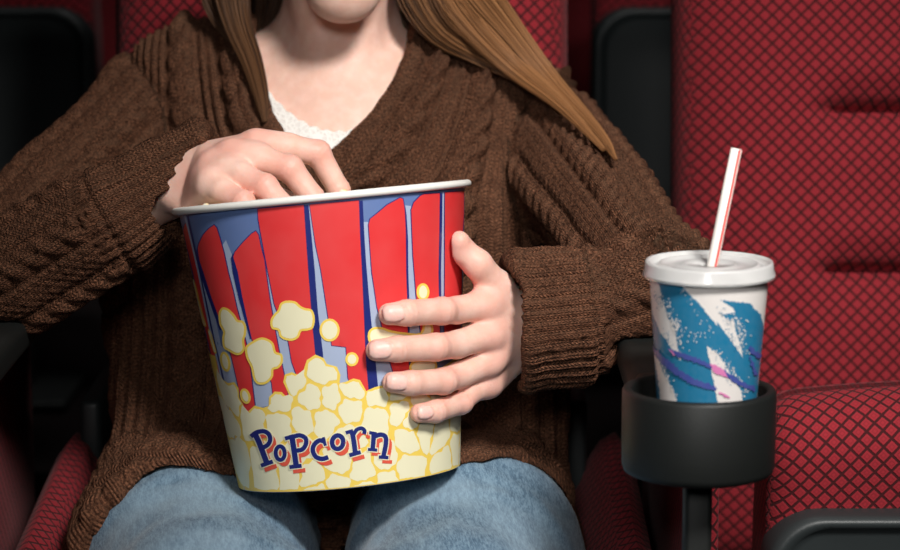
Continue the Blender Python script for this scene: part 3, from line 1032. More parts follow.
def theater_seat(cx, dy, dz, label, folded=True, group='red theatre seats'):
    t_ = thing('theater_seat', label, 'theater seat', (cx, .30 + dy, dz), group)
    off = np.array([cx, dy, dz])
    V, F, U = backrest_mesh(.225, .40, 1.20, 9.0, BACK_Y0)
    o = obj('backrest', np.array(V) + off, F, M_FAB, t_, uv=split_uv(V, F, U, .8))
    m = MB(); m.add(*box_vf(-.20, .20, BACK_Y0 + .040, BACK_Y0 + .055, .42, 1.0)); m.V = [(x, y + (z - .42) * .16, z) for x, y, z in m.V]
    m.V = [tuple(np.array(v) + off) for v in m.V]
    m.build('back_shell', [M_PLASTIC], t_, bevel=.006)
    if folded:
        V, F, U = cushion_tip_up(.182)
        o = obj('folded_cushion', np.array(V) + off + np.array([.0, 0, 0]), F, M_FAB, t_, uv=split_uv(V, F, U, .75))
        V, F = pan_mesh(.186)
        obj('seat_pan', np.array(V) + off, F, M_GREYPL, t_)
    else:
        # cushion folded down, dished in the middle by the sitter
        nx, ny = 41, 41
        V, U = [], []
        for j in range(ny):
            for i in range(nx):
                x = -1 + 2 * i / (nx - 1); y = j / (ny - 1)
                ed = max(0, 1 - abs(x) ** 16) ** .5 * max(0, 1 - abs(2 * y - 1) ** 10) ** .5
                z = .430 + .138 * ed - .165 * math.exp(-((x) / .79) ** 8) * math.exp(-((y - .5) / .75) ** 6)
                z += .075 * (y - .5) * ed
                V.append((x * .280 + .0105, -.22 + .56 * y, z)); U.append((x * .280, .56 * y))
        F = [(j * nx + i, j * nx + i + 1, (j + 1) * nx + i + 1, (j + 1) * nx + i) for j in range(ny - 1) for i in range(nx - 1)]
        nf = len(V)
        for j in range(ny):
            for i in range(nx):
                x, y, z = V[j * nx + i]; V.append((x * .98, y, .365)); U.append((x, y))
        F += [tuple(nf + k for k in f[::-1]) for f in F]
        edge = [i for i in range(nx)] + [j * nx + nx - 1 for j in range(1, ny)] + [(ny - 1) * nx + i for i in range(nx - 2, -1, -1)] + [j * nx for j in range(ny - 2, 0, -1)]
        for k in range(len(edge)):
            a, b = edge[k], edge[(k + 1) % len(edge)]
            F.append((a, nf + a, nf + b, b))
        obj('cushion', np.array(V) + off, F, M_FAB, t_, uv=split_uv(V, F, U, .75))
        m = MB(); m.add(*box_vf(-.22, .22, -.19, .32, .345, .369)); m.V = [tuple(np.array(v) + off) for v in m.V]
        m.build('seat_pan', [M_PLASTIC], t_, bevel=.01)
    for s in (-1, 1):
        m = MB(); m.add(*box_vf(s * .225 - .010, s * .225 + .010, .255, .42, .50, .60)); m.V = [tuple(np.array(v) + off) for v in m.V]
        m.build('hinge_bracket', [M_GREYPL], t_, bevel=.006)
    m = MB(); m.add(*box_vf(-.24, .24, .36, .41, .29, .345)); m.add(*box_vf(-.04, .04, .32, .40, .012, .35)); m.add(*box_vf(-.10, .10, .26, .46, 0.0, .012))
    m.V = [tuple(np.array(v) + off) for v in m.V]
    m.build('floor_stand', [M_STEEL], t_, bevel=.004)
    return t_

SX = -0.108
theater_seat(SX, 0, 0, 'red patterned theatre seat the person sits in', folded=False)
theater_seat(.447, 0, 0, 'empty red patterned theatre seat to the right behind the soda cup, cushion folded up')
theater_seat(-.622, 1.05, .345, 'empty theatre seat in the row behind, at the left edge of the photo')
theater_seat(.360, 1.05, .345, 'empty theatre seat in the row behind, seen in the gap between the two front seats')
armrest(2 * SX - HX, 'black armrest at the left beneath her bent elbow', 'armrests', -1)

# setting
mc = NT('dark_carpet'); nz = mc.noise(mc.objc(), 220, 3)
mc.P(Base_Color=mc.mix(nz, lin(22, 16, 18), lin(44, 26, 28)), Roughness=0.95); mc.bump(nz, .002)
mwall = plain('charcoal_wall_cloth', lin(26, 24, 26), .9, .1, .1, 30)
def slab(name, x0, x1, y0, y1, z0, z1, mat):
    m = MB(); m.add(*box_vf(x0, x1, y0, y1, z0, z1)); o = m.build(name, [mat], smooth=False); o['kind'] = 'structure'; return o
slab('floor', -3, 3, -3.2, 1.0, -.1, 0, mc.m)
slab('trim_1', -3, 3, 1.0, 4.0, -.1, .34, mc.m)
slab('wall_back', -3, 3, 4.0, 4.1, -.1, 3.2, mwall)
slab('wall_left', -3.1, -3, -3.2, 4.1, -.1, 3.2, mwall)
slab('wall_right', 3, 3.1, -3.2, 4.1, -.1, 3.2, mwall)
# ================================================================== the person
def mm(*v): return [x / 1000 for x in v]

# ---- joints
SH_R = A(-.272, .345, .862); SH_L = A(.086, .335, .832)            # her right is at the left of the photo
EL_R = at(-74, 337, .08).astype(np.float32); WR_R = at(160, 188, .045).astype(np.float32)
EL_L = at(656, 290, .0).astype(np.float32); WR_L = at(519, 326, -.006).astype(np.float32)
NECK0 = A(-.103, .345, .91); NECK1 = A(-.098, .305, 1.03)
CHIN = at(342, 2, .205).astype(np.float32)
PELV = A(-.098, .27, .54); CHEST = A(-.098, .325, .80)

def surf(px, py, r, out=0.0):
    """finger joint resting on the bucket wall"""
    p = BK.hit(px, py)
    th, t = BK.uv(px, py)
    return (BK.pt(th, t, r + out)).astype(np.float32)

def chain(specs):
    o = []
    for s in specs:
        px, py, Y, r = s
        r /= 1000
        if Y is None:
            o.append((surf(px, py, r * .92), r))
        else:
            o.append((at(px, py, Y).astype(np.float32), r))
    return o

def fingers_sdf(p, fs, kj=.003):
    d = None
    for ch in fs:
        f = None
        for (a, ra), (b, rb) in zip(ch[:-1], ch[1:]):
            c = cone(p, a, b, ra, rb)
            f = c if f is None else smin(f, c, kj)
        d = f if d is None else smin(d, f, .0022)
    return d

def bucket_solid(p):
    q = p - BK.B.astype(np.float32)
    tt = q @ BK.A.astype(np.float32)
    rad = np.sqrt(np.maximum((q * q).sum(1) - tt * tt, 0))
    return np.maximum(rad - (R_BOT + (R_TOP + .004 - R_BOT) * np.clip(tt / BH, 0, 1)) - .0015, np.maximum(-tt - .001, tt - BH - .006))

CU_R0 = at(106, 224, .035).astype(np.float32); CU_R1 = at(226, 152, .045).astype(np.float32)
CUT_P = at(216, 168, .03).astype(np.float32); CUT_N = A(.93, -.22, -.20) / np.linalg.norm(A(.93, -.22, -.20))
# ---- her left hand (right in the photo), wrapped round the bucket
LF = [chain([(385, 314, None, 8.6), (401, 313, None, 10.0), (432, 311.5, None, 10.6), (457, 310, -.068, 10.7), (484, 305, -.048, 12.0)]),
      chain([(373.5, 350, None, 8.6), (392, 349, None, 10.0), (426, 347.5, None, 10.7), (457, 344.5, -.072, 10.9), (488, 334, -.050, 12.2)]),
      chain([(388.5, 382, None, 8.2), (405, 383, None, 9.6), (434, 381.5, None, 10.3), (460, 375, -.068, 10.5), (488, 361, -.046, 11.9)]),
      chain([(414, 413, None, 7.6), (428, 411.5, None, 8.8), (450, 403, None, 9.4), (467, 394.5, -.058, 9.6), (485, 383, -.038, 11.0)])]
LT = chain([(450.5, 242, None, 8.4), (460.5, 249, -.050, 10.4), (477.5, 264, -.048, 11.4), (495, 287, -.034, 13.3), (511, 313, -.012, 16)])
LM = [(at(507, 312, -.012), .0155), (at(510, 326, -.014), .0155), (at(510, 340, -.012), .015), (at(507, 354, -.008), .014)]
def hand_L(p):
    d = fingers_sdf(p, LF)
    palm = None
    for ch, (w, rw) in zip(LF, LM):
        c = cone(p, ch[-1][0], w, ch[-1][1] * .92, rw)
        palm = c if palm is None else smin(palm, c, .010)
    heel = cone(p, at(492, 340, -.030), at(512, 328, -.006), .020, .023)
    palm = smin(palm, heel, .012)
    palm = smin(palm, cone(p, at(507, 362, -.010), at(490, 384, -.030), .013, .0105), .010)
    th = None
    for (a, ra), (b, rb) in zip(LT[:-1], LT[1:]):
        c = cone(p, a, b, ra, rb); th = c if th is None else smin(th, c, .004)
    palm = smin(palm, th, .010)
    palm = smin(palm, cone(p, at(496, 290, -.028), at(492, 312, -.036), .010, .010), .014)
    wr = econe(p, WR_L, WR_L + (EL_L - WR_L) * .35, .026, .028, (1, 1, 1))
    palm = smin(palm, wr, .018)
    d = smin(d, palm, .008)
    for ch in LF:                                      # knuckle pads
        a, r = ch[2]
        d = smin(d, ell(p, a + (a - BK.B - BK.A * float((a - BK.B) @ BK.A)) * .03, (r * .80,) * 3), .004)
    return smax(d, -(bucket_solid(p) + .0012), .001)

# ---- her right hand (left in the photo), reaching into the popcorn
RF = [chain([(343, 214, .012, 7.8), (339, 190, .014, 9.0), (318, 153.5, .016, 10.3), (288, 147, .010, 11.2), (256, 144, .006, 11.4)]),
      chain([(318, 226, -.028, 8.2), (313, 198, -.026, 9.4), (290, 169, -.022, 10.8), (262, 159.5, -.016, 11.3), (232, 154, -.006, 11.4)]),
      chain([(290, 232, -.052, 8.0), (285, 208, -.052, 9.0), (265, 187.5, -.044, 10.4), (241, 175.5, -.033, 10.7), (211, 167, -.012, 10.8)]),
      chain([(262, 240, -.066, 7.2), (256, 222, -.066, 8.2), (243, 203, -.056, 9.4), (222, 191.5, -.042, 10.0), (197, 180, -.012, 10.2)])]
RT = chain([(305, 222, .055, 8.5), (285, 203, .058, 10.0), (252, 188, .058, 11.2), (220, 184, .052, 13), (185, 182, .05, 16)])
RM = [(at(188, 166, .032), .0165), (at(182, 173, .022), .0165), (at(178, 182, .010), .016), (at(176, 190, .004), .0155)]
def hand_R(p):
    d = fingers_sdf(p, RF)
    palm = None
    for ch, (w, rw) in zip(RF, RM):
        c = cone(p, ch[-1][0], w, ch[-1][1] * .92, rw)
        palm = c if palm is None else smin(palm, c, .010)
    palm = smin(palm, cone(p, at(232, 172, .008), at(180, 182, .03), .019, .0235), .014)
    palm = smin(palm, cone(p, at(212, 188, -.026), at(178, 192, .008), .0135, .018), .012)
    palm = smin(palm, cone(p, at(246, 164, -.004), at(212, 180, -.028), .010, .010), .012)
    th = None
    for (a, ra), (b, rb) in zip(RT[:-1], RT[1:]):
        c = cone(p, a, b, ra, rb); th = c if th is None else smin(th, c, .004)
    palm = smin(palm, th, .012)
    wr = cone(p, WR_R, WR_R + (EL_R - WR_R) * .35, .0255, .028)
    palm = smin(palm, wr, .018)
    for c0, c1 in zip(RF[:-1], RF[1:]):                 # webs between the finger roots
        m0 = c0[3][0] * .6 + c0[4][0] * .4; m1 = c1[3][0] * .6 + c1[4][0] * .4
        palm = smin(palm, cone(p, m0, m1, .0088, .0088), .009)
    d = smin(d, palm, .008)
    for ch in RF:
        a, r = ch[2]
        d = smin(d, ell(p, a + A(0, -.001, .0015), (r * .86,) * 3), .004)
    c_ = cone(p, CU_R0, CU_R1, .0290, .0262)                # the wrist stays inside the cuff
    g_ = (p - CUT_P) @ CUT_N
    return smax(d, c_ - .0015 - .6 * np.maximum(g_ + .040, 0) - 1.8 * np.maximum(g_ + .012, 0), .014)

# ---- torso shared by skin and clothes
def torso(p):
    sc = (1.0, .72, 1.0)
    d = econe(p, PELV, CHEST, .150, .140, sc)
    d = smin(d, ell(p, (-.096, .335, .770), (.160, .110, .122)), .06)
    d = smin(d, cone(p, (-.245, .352, .868), (.055, .348, .848), .052, .050), .06)
    d = smin(d, ell(p, (-.178, .246, .745), (.066, .060, .068)), .07)
    d = smin(d, ell(p, (-.020, .246, .740), (.066, .060, .068)), .07)
    d = smin(d, cone(p, (-.150, .350, .893), (-.240, .356, .872), .028, .036), .05)
    d = smin(d, cone(p, (-.055, .350, .895), (.030, .356, .858), .028, .036), .05)
    return d

def head(p):
    d = cone(p, NECK0, NECK1, .055, .0525)
    c = CHIN
    ctr = A(-.097, .300, 1.112)
    h = ell(p, ctr, (.074, .094, .104))
    h = smin(h, cone(p, c + A(0, .010, .012), ctr + A(0, -.05, -.03), .021, .050), .040)
    for s in (-1, 1):
        h = smin(h, cone(p, c + A(s * .010, .010, .010), A(-.097 + s * .050, .288, 1.035), .019, .022), .030)
        h = smin(h, ell(p, A(-.097 + s * .036, .228, 1.048), (.022, .020, .024)), .020)                  # cheeks
        h = smin(h, ell(p, A(-.097 + s * .076, .306, 1.076), (.008, .018, .030)), .008)                  # ears
        h = smax(h, -ell(p, A(-.097 + s * .032, .199, 1.090), (.017, .013, .011)), .012)                 # eye hollows
        h = smin(h, ell(p, A(-.097 + s * .032, .217, 1.090), (.0135, .0125, .0125)), .003)
        h = smin(h, cone(p, A(-.097 + s * .014, .203, 1.108), A(-.097 + s * .050, .216, 1.108), .005, .004), .010)
    h = smin(h, cone(p, A(-.097, .200, 1.096), A(-.097, .188, 1.062), .008, .0095), .012)                # nose
    for s in (-1, 1):
        h = smin(h, ell(p, A(-.097 + s * .010, .196, 1.058), (.007, .008, .006)), .006)
    h = smin(h, cone(p, A(-.115, .2015, 1.0265), A(-.079, .2015, 1.0265), .0050, .0050), .008)           # lips
    h = smin(h, cone(p, A(-.112, .2010, 1.0165), A(-.082, .2010, 1.0165), .0058, .0058), .008)
    h = smax(h, -cone(p, A(-.116, .1955, 1.0220), A(-.078, .1955, 1.0220), .0016, .0016), .003)
    # throat and collar bones
    d = smin(d, h, .030)
    return d

def collar(p, d):
    d = smin(d, cone(p, (-.118, .285, .895), (-.215, .322, .912), .008, .008), .030)
    d = smin(d, cone(p, (-.084, .285, .893), (.010, .322, .902), .008, .008), .030)
    d = smin(d, cone(p, (-.135, .285, .99), (-.112, .278, .905), .010, .007), .028)
    d = smin(d, cone(p, (-.066, .285, .99), (-.092, .278, .905), .010, .007), .028)
    return d

def bb(pts, pad):
    P = np.array(pts); return P.min(0) - pad, P.max(0) + pad
gL = boxed(hand_L, *bb([j[0] for c in LF for j in c] + [j[0] for j in LT] + [WR_L], .03), .012)
gR = boxed(hand_R, *bb([j[0] for c in RF for j in c] + [j[0] for j in RT] + [WR_R], .03), .012)
gH = boxed(head, (-.20, .16, .84), (.0, .43, 1.24), .03)

def seat_clip(p, d):
    return smax(d, p[:, 1] - (BACK_Y0 - .073 + (p[:, 2] - .40) * .158), .012)
def body(p):
    d = smin(torso(p) + .004, gH(p), .030)
    d = collar(p, d)
    for S, E, W_ in ((SH_R, EL_R, WR_R), (SH_L, EL_L, WR_L)):
        d = smin(d, cone(p, S, E, .036, .030), .03)
        d = smin(d, cone(p, E, W_, .031, .0235), .02)
    d = smin(d, gL(p), .012)
    d = smin(d, gR(p), .012)
    return smax(d, p[:, 1] - (BACK_Y0 - .083 + (p[:, 2] - .40) * .158), .012) if True else d

HB = 0.0016
Vb, Qb = surface(body, (-.47, -.16, .50), (.24, .47, 1.235), HB)
Vb = relax(Vb, Qb, 1, .5)
Nb = vnormals(Vb, Qb)

# nails: a small raised plate on the outer side of each fingertip
nail = np.zeros(len(Vb), np.float32); red = np.zeros(len(Vb), np.float32); lip = np.zeros(len(Vb), np.float32)
def put_nail(tip, dip, outn, w, l, shift):
    global Vb
    ax = tip - dip; ax = ax / np.linalg.norm(ax)
    on = outn - ax * float(outn @ ax); on /= np.linalg.norm(on)
    sd = np.cross(ax, on)
    m = np.linalg.norm(Vb - tip, axis=1) < .03
    I = np.where(m)[0]
    q = Vb[I] - (tip + ax * shift)
    u, v, w_ = q @ ax, q @ sd, q @ on
    f = (np.abs(u / l) ** 3 + np.abs(v / w) ** 3)
    k = np.clip((1.12 - f) / .22, 0, 1) * (w_ > 0) * (Nb[I] @ on > .15)
    nail[I] = np.maximum(nail[I], k)
    edge = np.clip((1.7 - f) / .5, 0, 1) * (w_ > 0) * (Nb[I] @ on > .1)
    Vb[I] += (Nb[I] * (-.0010 * edge + .0018 * k)[:, None]).astype(np.float32)
for ch, w, l, s in zip(LF, (.0066, .0068, .0064, .0052), (.0082, .0084, .0080, .0066), (-.001, -.001, -.001, -.001)):
    tip, dip = ch[0][0], ch[1][0]
    th = math.atan2(float((tip - BK.B) @ BK.X), float((tip - BK.B) @ BK.Y))
    n_ = BK.normal(th - .10) + BK.A * .10
    put_nail(tip, dip, n_.astype(np.float32), w, l, s)
for ch in RF: put_nail(ch[0][0], ch[1][0], A(.35, -.7, .3), .0065, .0082, -.001)
for fs, amt in ((LF, .8), (RF, 1.0)):
    for ch in fs:
        for k, s in ((0, .010), (1, .008), (2, .013), (4, .015)):
            red = np.maximum(red, amt * np.exp(-((Vb - ch[k][0]) ** 2).sum(1) / (2 * s * s)))
red = np.maximum(red, .8 * np.exp(-((Vb - LT[0][0]) ** 2).sum(1) / (2 * .010 ** 2)))
red = np.maximum(red, .7 * np.exp(-((Vb - LT[2][0]) ** 2).sum(1) / (2 * .011 ** 2)))
lip = np.exp(-(((Vb - A(-.097, .198, 1.0215)) / A(.019, .012, .0085)) ** 4).sum(1))
# fine skin folds over the finger joints
for fs in (LF, RF):
    for ch in fs:
        for k in (1, 2):
            c, r = ch[k]
            ax = ch[k - 1][0] - ch[k + 1][0]; ax = ax / np.linalg.norm(ax)
            I = np.where(np.linalg.norm(Vb - c, axis=1) < r * 1.5)[0]
            u = (Vb[I] - c) @ ax
            fold = np.exp(-(u / .0045) ** 2) * np.cos(u / .0022 * math.pi) * .00022
            Vb[I] -= (Nb[I] * fold[:, None]).astype(np.float32)

t = NT('fair_skin')
nz = t.noise(t.objc(), 90, 4); nz2 = t.noise(t.objc(), 420, 3)
c = t.mix(t.ramp(nz, .35, .7), lin(232, 188, 170), lin(238, 199, 183))
c = t.mix(t.math('MULTIPLY', t.attr('flush'), .55), c, lin(222, 132, 118))
c = t.mix(t.math('MULTIPLY', t.attr('lip'), .8), c, lin(190, 96, 96))
c = t.mix(t.math('MULTIPLY', t.attr('nail'), .75), c, lin(244, 200, 190))
t.P(Base_Color=c, Roughness=t.math('MULTIPLY_ADD', t.attr('nail'), -.10, .50), Specular_IOR_Level=.4, Subsurface_Weight=.22, Subsurface_Scale=.006)
t.b.inputs['Subsurface Radius'].default_value = (1.0, .35, .2)
t.bump(t.math('ADD', nz2, t.math('MULTIPLY', nz, .5)), .00035, .6)
SKIN = t.m
person = obj('person', Vb, Qb, SKIN, attrs={'nail': nail, 'flush': red, 'lip': lip})
tag(person, 'person in brown cable knit cardigan and blue jeans holding a popcorn bucket', 'person')

# eyes
for s in (-1, 1):
    c = A(-.097 + s * .032, .2085, 1.090)
    V, F = lathe_vf([(.0118 * math.sin(a), .0118 * math.cos(a)) for a in np.linspace(.02, math.pi - .02, 20)], 28, (c, A(1, 0, 0), A(0, 0, 1), A(0, -1, 0)))
    mi = [2 if f[0] // 28 < 3 else 1 if f[0] // 28 < 6 else 0 for f in F]
    obj('eye', V, F, [plain('eye_white', lin(236, 232, 228), .15, .5, .01), plain('hazel_iris', lin(96, 72, 48), .15, .5, .1), plain('pupil', (.004, .004, .004, 1), .1)], person, mat_idx=mi)

# ------------------------------------------------------------------ popcorn heaped inside
def kernel(c, s, r_):
    """one burst kernel: a cluster of lobes"""
    V, F = [], []
    lob = 5
    for q in range(lob):
        d = r_.normal(size=3); d /= np.linalg.norm(d)
        o_ = c + d * s * .42; rr = s * r_.uniform(.38, .55)
        n0 = len(V)
        for i in range(5):
            ph = math.pi * (i + .5) / 5
            for k in range(7):
                a = 2 * math.pi * k / 7
                e = np.array([math.sin(ph) * math.cos(a), math.sin(ph) * math.sin(a), math.cos(ph)])
                V.append(o_ + e * rr * r_.uniform(.88, 1.1))
        for i in range(4):
            for k in range(7):
                k2 = (k + 1) % 7
                F.append([n0 + i * 7 + k, n0 + (i + 1) * 7 + k, n0 + (i + 1) * 7 + k2, n0 + i * 7 + k2])
        F.append([n0 + k for k in range(7)]); F.append([n0 + 28 + k for k in range(6, -1, -1)])
    return V, F
pk = MB()
r_ = np.random.default_rng(11)
pc_n = 0
for lev in (BH - .075, BH - .058, BH - .042, BH - .026):
    g = 0.0165
    for gx in np.arange(-.11, .111, g):
        for gy in np.arange(-.11, .111, g):
            x = gx + r_.uniform(-.004, .004); y = gy + r_.uniform(-.004, .004)
            rad = math.hypot(x, y)
            if rad > BK.r(lev) - .0165: continue
            wx, wy = x, y
            c = BASE_C + BFX * x + BFY * y + BAX * (lev + r_.uniform(-.003, .003))
            if float(hand_R(np.array([c], dtype=np.float32))[0]) < .0135: continue
            pk.add(*kernel(c, r_.uniform(.010, .0125), r_)); pc_n += 1
for th, rr in ((-1.30, .098), (-1.12, .102), (-1.45, .10), (-.98, .104), (.22, .103), (.16, .094), (-1.6, .097)):
    c = BASE_C + BFX * rr * math.sin(th) + BFY * rr * math.cos(th) + BAX * (BH - .0035)
    pk.add(*kernel(c, .0098, r_))
tpc = NT('popped_corn')
nz = tpc.noise(tpc.objc(), 160, 3)
tpc.P(Base_Color=tpc.mix(tpc.ramp(nz, .5, .75), lin(244, 236, 208), lin(236, 196, 104)), Roughness=0.8)
pop = pk.build('popcorn', [tpc.m])
tag(pop, 'heap of buttery popcorn filling the striped bucket under her hand', 'popcorn', kind='stuff')

# ------------------------------------------------------------------ jeans
TH = [[A(-.205, .30, .505), A(-.213, .02, .507), A(-.180, -.17, .500), A(-.172, -.36, .492), A(-.165, -.385, .12)],
      [A(-.005, .30, .505), A(.014, .02, .510), A(.000, -.17, .502), A(-.010, -.36, .494), A(-.02, -.385, .12)]]
TR = [[.098, .096, .092, .072, .052], [.098, .094, .087, .070, .052]]
def legs(p):
    d = econe(p, (-.16, .30, .51), (-.04, .30, .51), .105, .105, (1, 1, 1))
    for J, R in zip(TH, TR):
        l = None
        for k in range(4):
            c = cone(p, J[k], J[k + 1], R[k], R[k + 1])
            l = c if l is None else smin(l, c, .03)
        d = smin(d, l, .022)
    return d
def jeans_f(p): return smax(seat_clip(p, legs(p)), -bucket_solid(p), .006)
Vj, Qj = surface(jeans_f, (-.34, -.47, .115), (.14, .43, .64), .0042)
Nj = vnormals(Vj, Qj)
# creases across the lap and long soft folds
wx = Vj[:, 0]; wy = Vj[:, 1]
side = np.where(wx < -.10, -1, 1)
xx = wx - np.where(wx < -.10, -.19, .005)
fold = .0028 * vnoise(np.stack([wx * 1.0, wy * .45 + xx * side * .5, Vj[:, 2]], 1), .045) + .0012 * vnoise(Vj * A(1, .5, 1), .018)
for yy, am, sl in ((.03, .0035, .5), (-.01, .003, -.35), (-.06, .0022, .25), (.055, .003, .2)):
    u = wy - yy - xx * side * sl
    fold += am * np.exp(-(u / .010) ** 2) * (vnoise(Vj, .05) * .5 + .5)
Vj = Vj + Nj * fold[:, None].astype(np.float32)
t = NT('washed_blue_denim')
o_ = t.objc(); x, y, z = t.sep(o_)
wv = t.n('ShaderNodeTexWave'); wv.wave_type = 'BANDS'; wv.bands_direction = 'X'
warp = t.comb(t.math('ADD', x, t.math('MULTIPLY', y, .12)), t.math('MULTIPLY', y, .16), t.math('MULTIPLY', z, .6))
st = t.noise(warp, 900, 2); st2 = t.noise(warp, 260, 3); fade = t.noise(o_, 9, 3)
tw = t.noise(t.comb(t.math('MULTIPLY', t.math('ADD', x, y), 1400), t.math('MULTIPLY', t.math('SUBTRACT', x, y), 300), t.math('MULTIPLY', z, 600)), 1.0, 2)
k = t.math('ADD', t.math('MULTIPLY', st, .55), t.math('MULTIPLY', st2, .45))
k = t.math('ADD', t.math('MULTIPLY', k, .75), t.math('MULTIPLY', tw, .25))
c = t.mix(t.ramp(k, .36, .64), lin(64, 92, 116), lin(122, 150, 170))
c = t.mix(t.math('MULTIPLY', t.ramp(fade, .42, .68), .45), c, lin(160, 184, 200))
t.P(Base_Color=c, Roughness=.9, Specular_IOR_Level=.15, Sheen_Weight=.15)
t.bump(k, .0006, .8)
jeans = obj('jeans', Vj, Qj, t.m, person)
# inner seam stitching between the thighs
seam = []
for i in range(30):
    y = .06 - .26 * i / 29
    seam.append((-.098 + .012 * math.sin(i * .1), y, .55 - .02 * abs(y)))

# ------------------------------------------------------------------ camisole: lace edged white top
def camisole_f(p):
    d = collar(p, torso(p)) - .0015
    xc = p[:, 0] + .100
    top = .853 + 8.0 * xc * xc + .0022 * np.abs(np.sin(p[:, 0] * 300))
    return np.maximum(np.maximum(d, -(d + .004)), p[:, 2] - np.minimum(top, .93))
Vc, Qc = surface(camisole_f, (-.235, .12, .72), (.05, .33, .94), .0017)
t = NT('white_lace_cotton')
vo = t.n('ShaderNodeTexVoronoi'); vo.feature = 'DISTANCE_TO_EDGE'; t.set(vo, 'Vector', t.objc()); t.set(vo, 'Scale', 210)
hh = t.ramp(vo.outputs['Distance'], .05, .22)
t.P(Base_Color=t.mix(hh, lin(240, 236, 230), lin(228, 222, 216)), Roughness=.85); t.bump(hh, -.0004)
obj('camisole', Vc, Qc, t.m, person)

# ------------------------------------------------------------------ cardigan
CT = .013
CU_L0 = at(594, 316, -.012).astype(np.float32); CU_L1 = at(506, 325, -.022).astype(np.float32)
def vneck(p):
    """opening between the two front bands, as a wedge in front of the chest; >0 inside the opening"""
    x, z = p[:, 0], p[:, 2]
    l, r = vedge(z)
    return np.minimum(x - l, r - x)
VZ = np.array([.60, .70, .790, .815, .850, .880, .905, .925, .96])
def _vx(px, py, Y=.24): q = at(px, py, Y); return q[0], q[2]
_L = sorted([_vx(*q)[::-1] for q in ((248, 40), (255, 60), (263, 88), (272, 112), (288, 135), (318, 160))])
_R = sorted([_vx(*q)[::-1] for q in ((408, 40), (405, 58), (392, 85), (372, 112), (345, 138), (318, 160))])
def vedge(z):
    l = np.interp(z, [a[0] for a in _L], [a[1] for a in _L]); r = np.interp(z, [a[0] for a in _R], [a[1] for a in _R])
    lo = _L[0][0]
    gap = np.where(z < lo, -(lo - z), 0)
    return l, r + gap * 2
def sleeve(p, S, E, W_, C0, C1, r, cut=None):
    d = smin(cone(p, S, E, r[0], r[1]), cone(p, E, C0, r[1], r[2]), .030)
    d = smin(d, disc(p, C0, C1, r[3], r[4], .012), .012)
    t_ = (C1 - C0) / np.linalg.norm(C1 - C0)
    if cut is not None:
        pt, nn = cut
        d = smax(d, (p - pt) @ nn, .012)
        hole = cone(p, pt - t_ * .055, pt + t_ * .09, r[5], r[5] + .004)
    else:
        hole = cone(p, C1 - t_ * .035, C1 + t_ * .05, r[5], r[5] + .010)
    return smax(d, -hole, .009)
def arms(p):
    a = sleeve(p, SH_R, EL_R, WR_R, CU_R0, CU_R1, (.055, .049, .046, .0455, .0350, .0280), (CUT_P, CUT_N))
    b = sleeve(p, SH_L, EL_L, WR_L, CU_L0, CU_L1, (.056, .045, .041, .0545, .0555, .044))
    return a, b
def hem_cloth(p):
    d = legs(p) - .012
    x = p[:, 0]
    edge = -.024 + 1.3 * np.maximum(0, x - .03) + .25 * np.minimum(0, x + .225) + .16 * np.exp(-((x + .098) / .040) ** 2) + .9 * np.maximum(0, x - .02) * 0 + .010 * np.sin(x * 45)
    return smax(d, edge - p[:, 1], .010)
def lap_drape(p):
    d = cone(p, (-.25, .24, .66), (-.255, .08, .56), .050, .040)
    d = smin(d, cone(p, (-.24, .24, .72), (-.20, .16, .62), .08, .06), .05)
    return smin(d, cone(p, (.06, .26, .68), (.055, .14, .60), .07, .045), .05)
ARMBOXES = [((HX - .008, .085, ARM_TOP - .3), (.0385, .280, .3)), ((2 * SX - HX + .008, .085, ARM_TOP - .3), (.0385, .280, .3))]
def cardigan_parts(p):
    t_ = torso(p) - CT
    a, b = arms(p)
    return t_, a, b
def cardigan_f(p):
    t_, a, b = cardigan_parts(p)
    h = smin(smin(t_, hem_cloth(p), .03), lap_drape(p), .03)
    d = smin(smin(h, a, .022), b, .022)
    # turned collar edge round the neck
    wr = .0022 * vnoise(p * A(1, 1, 1), .036) + .0035 * vnoise(p, .075)
    d = d + wr
    o = vneck(p)
    front = np.maximum(p[:, 1] - .42, .70 - p[:, 2])
    cut = np.maximum(-o, front)                           # <0 inside the opening
    inner = torso(p) - .0015
    hollow = np.maximum(inner, np.maximum(p[:, 1] - .46, .78 - p[:, 2]))
    d = smax(d, -cut, .006)
    d = np.maximum(d, -np.maximum(hollow, np.maximum(-(o + .03), front)))
    nk = cone(p, NECK0 - A(0, 0, .08), NECK1, .060, .058)
    d = smax(d, -nk, .008)
    d = np.maximum(d, -(legs(p) - .0015))
    for c, b_ in ARMBOXES: d = smax(d, -sboxd(p, c, b_, .008) + .001, .006)
    d = np.maximum(d, -bucket_solid(p))
    return seat_clip(p, d)
Vk, Qk = surface(cardigan_f, (-.47, -.13, .46), (.26, .52, .99), .0026)
Vk = relax(Vk, Qk, 1, .4)
Nk = vnormals(Vk, Qk)

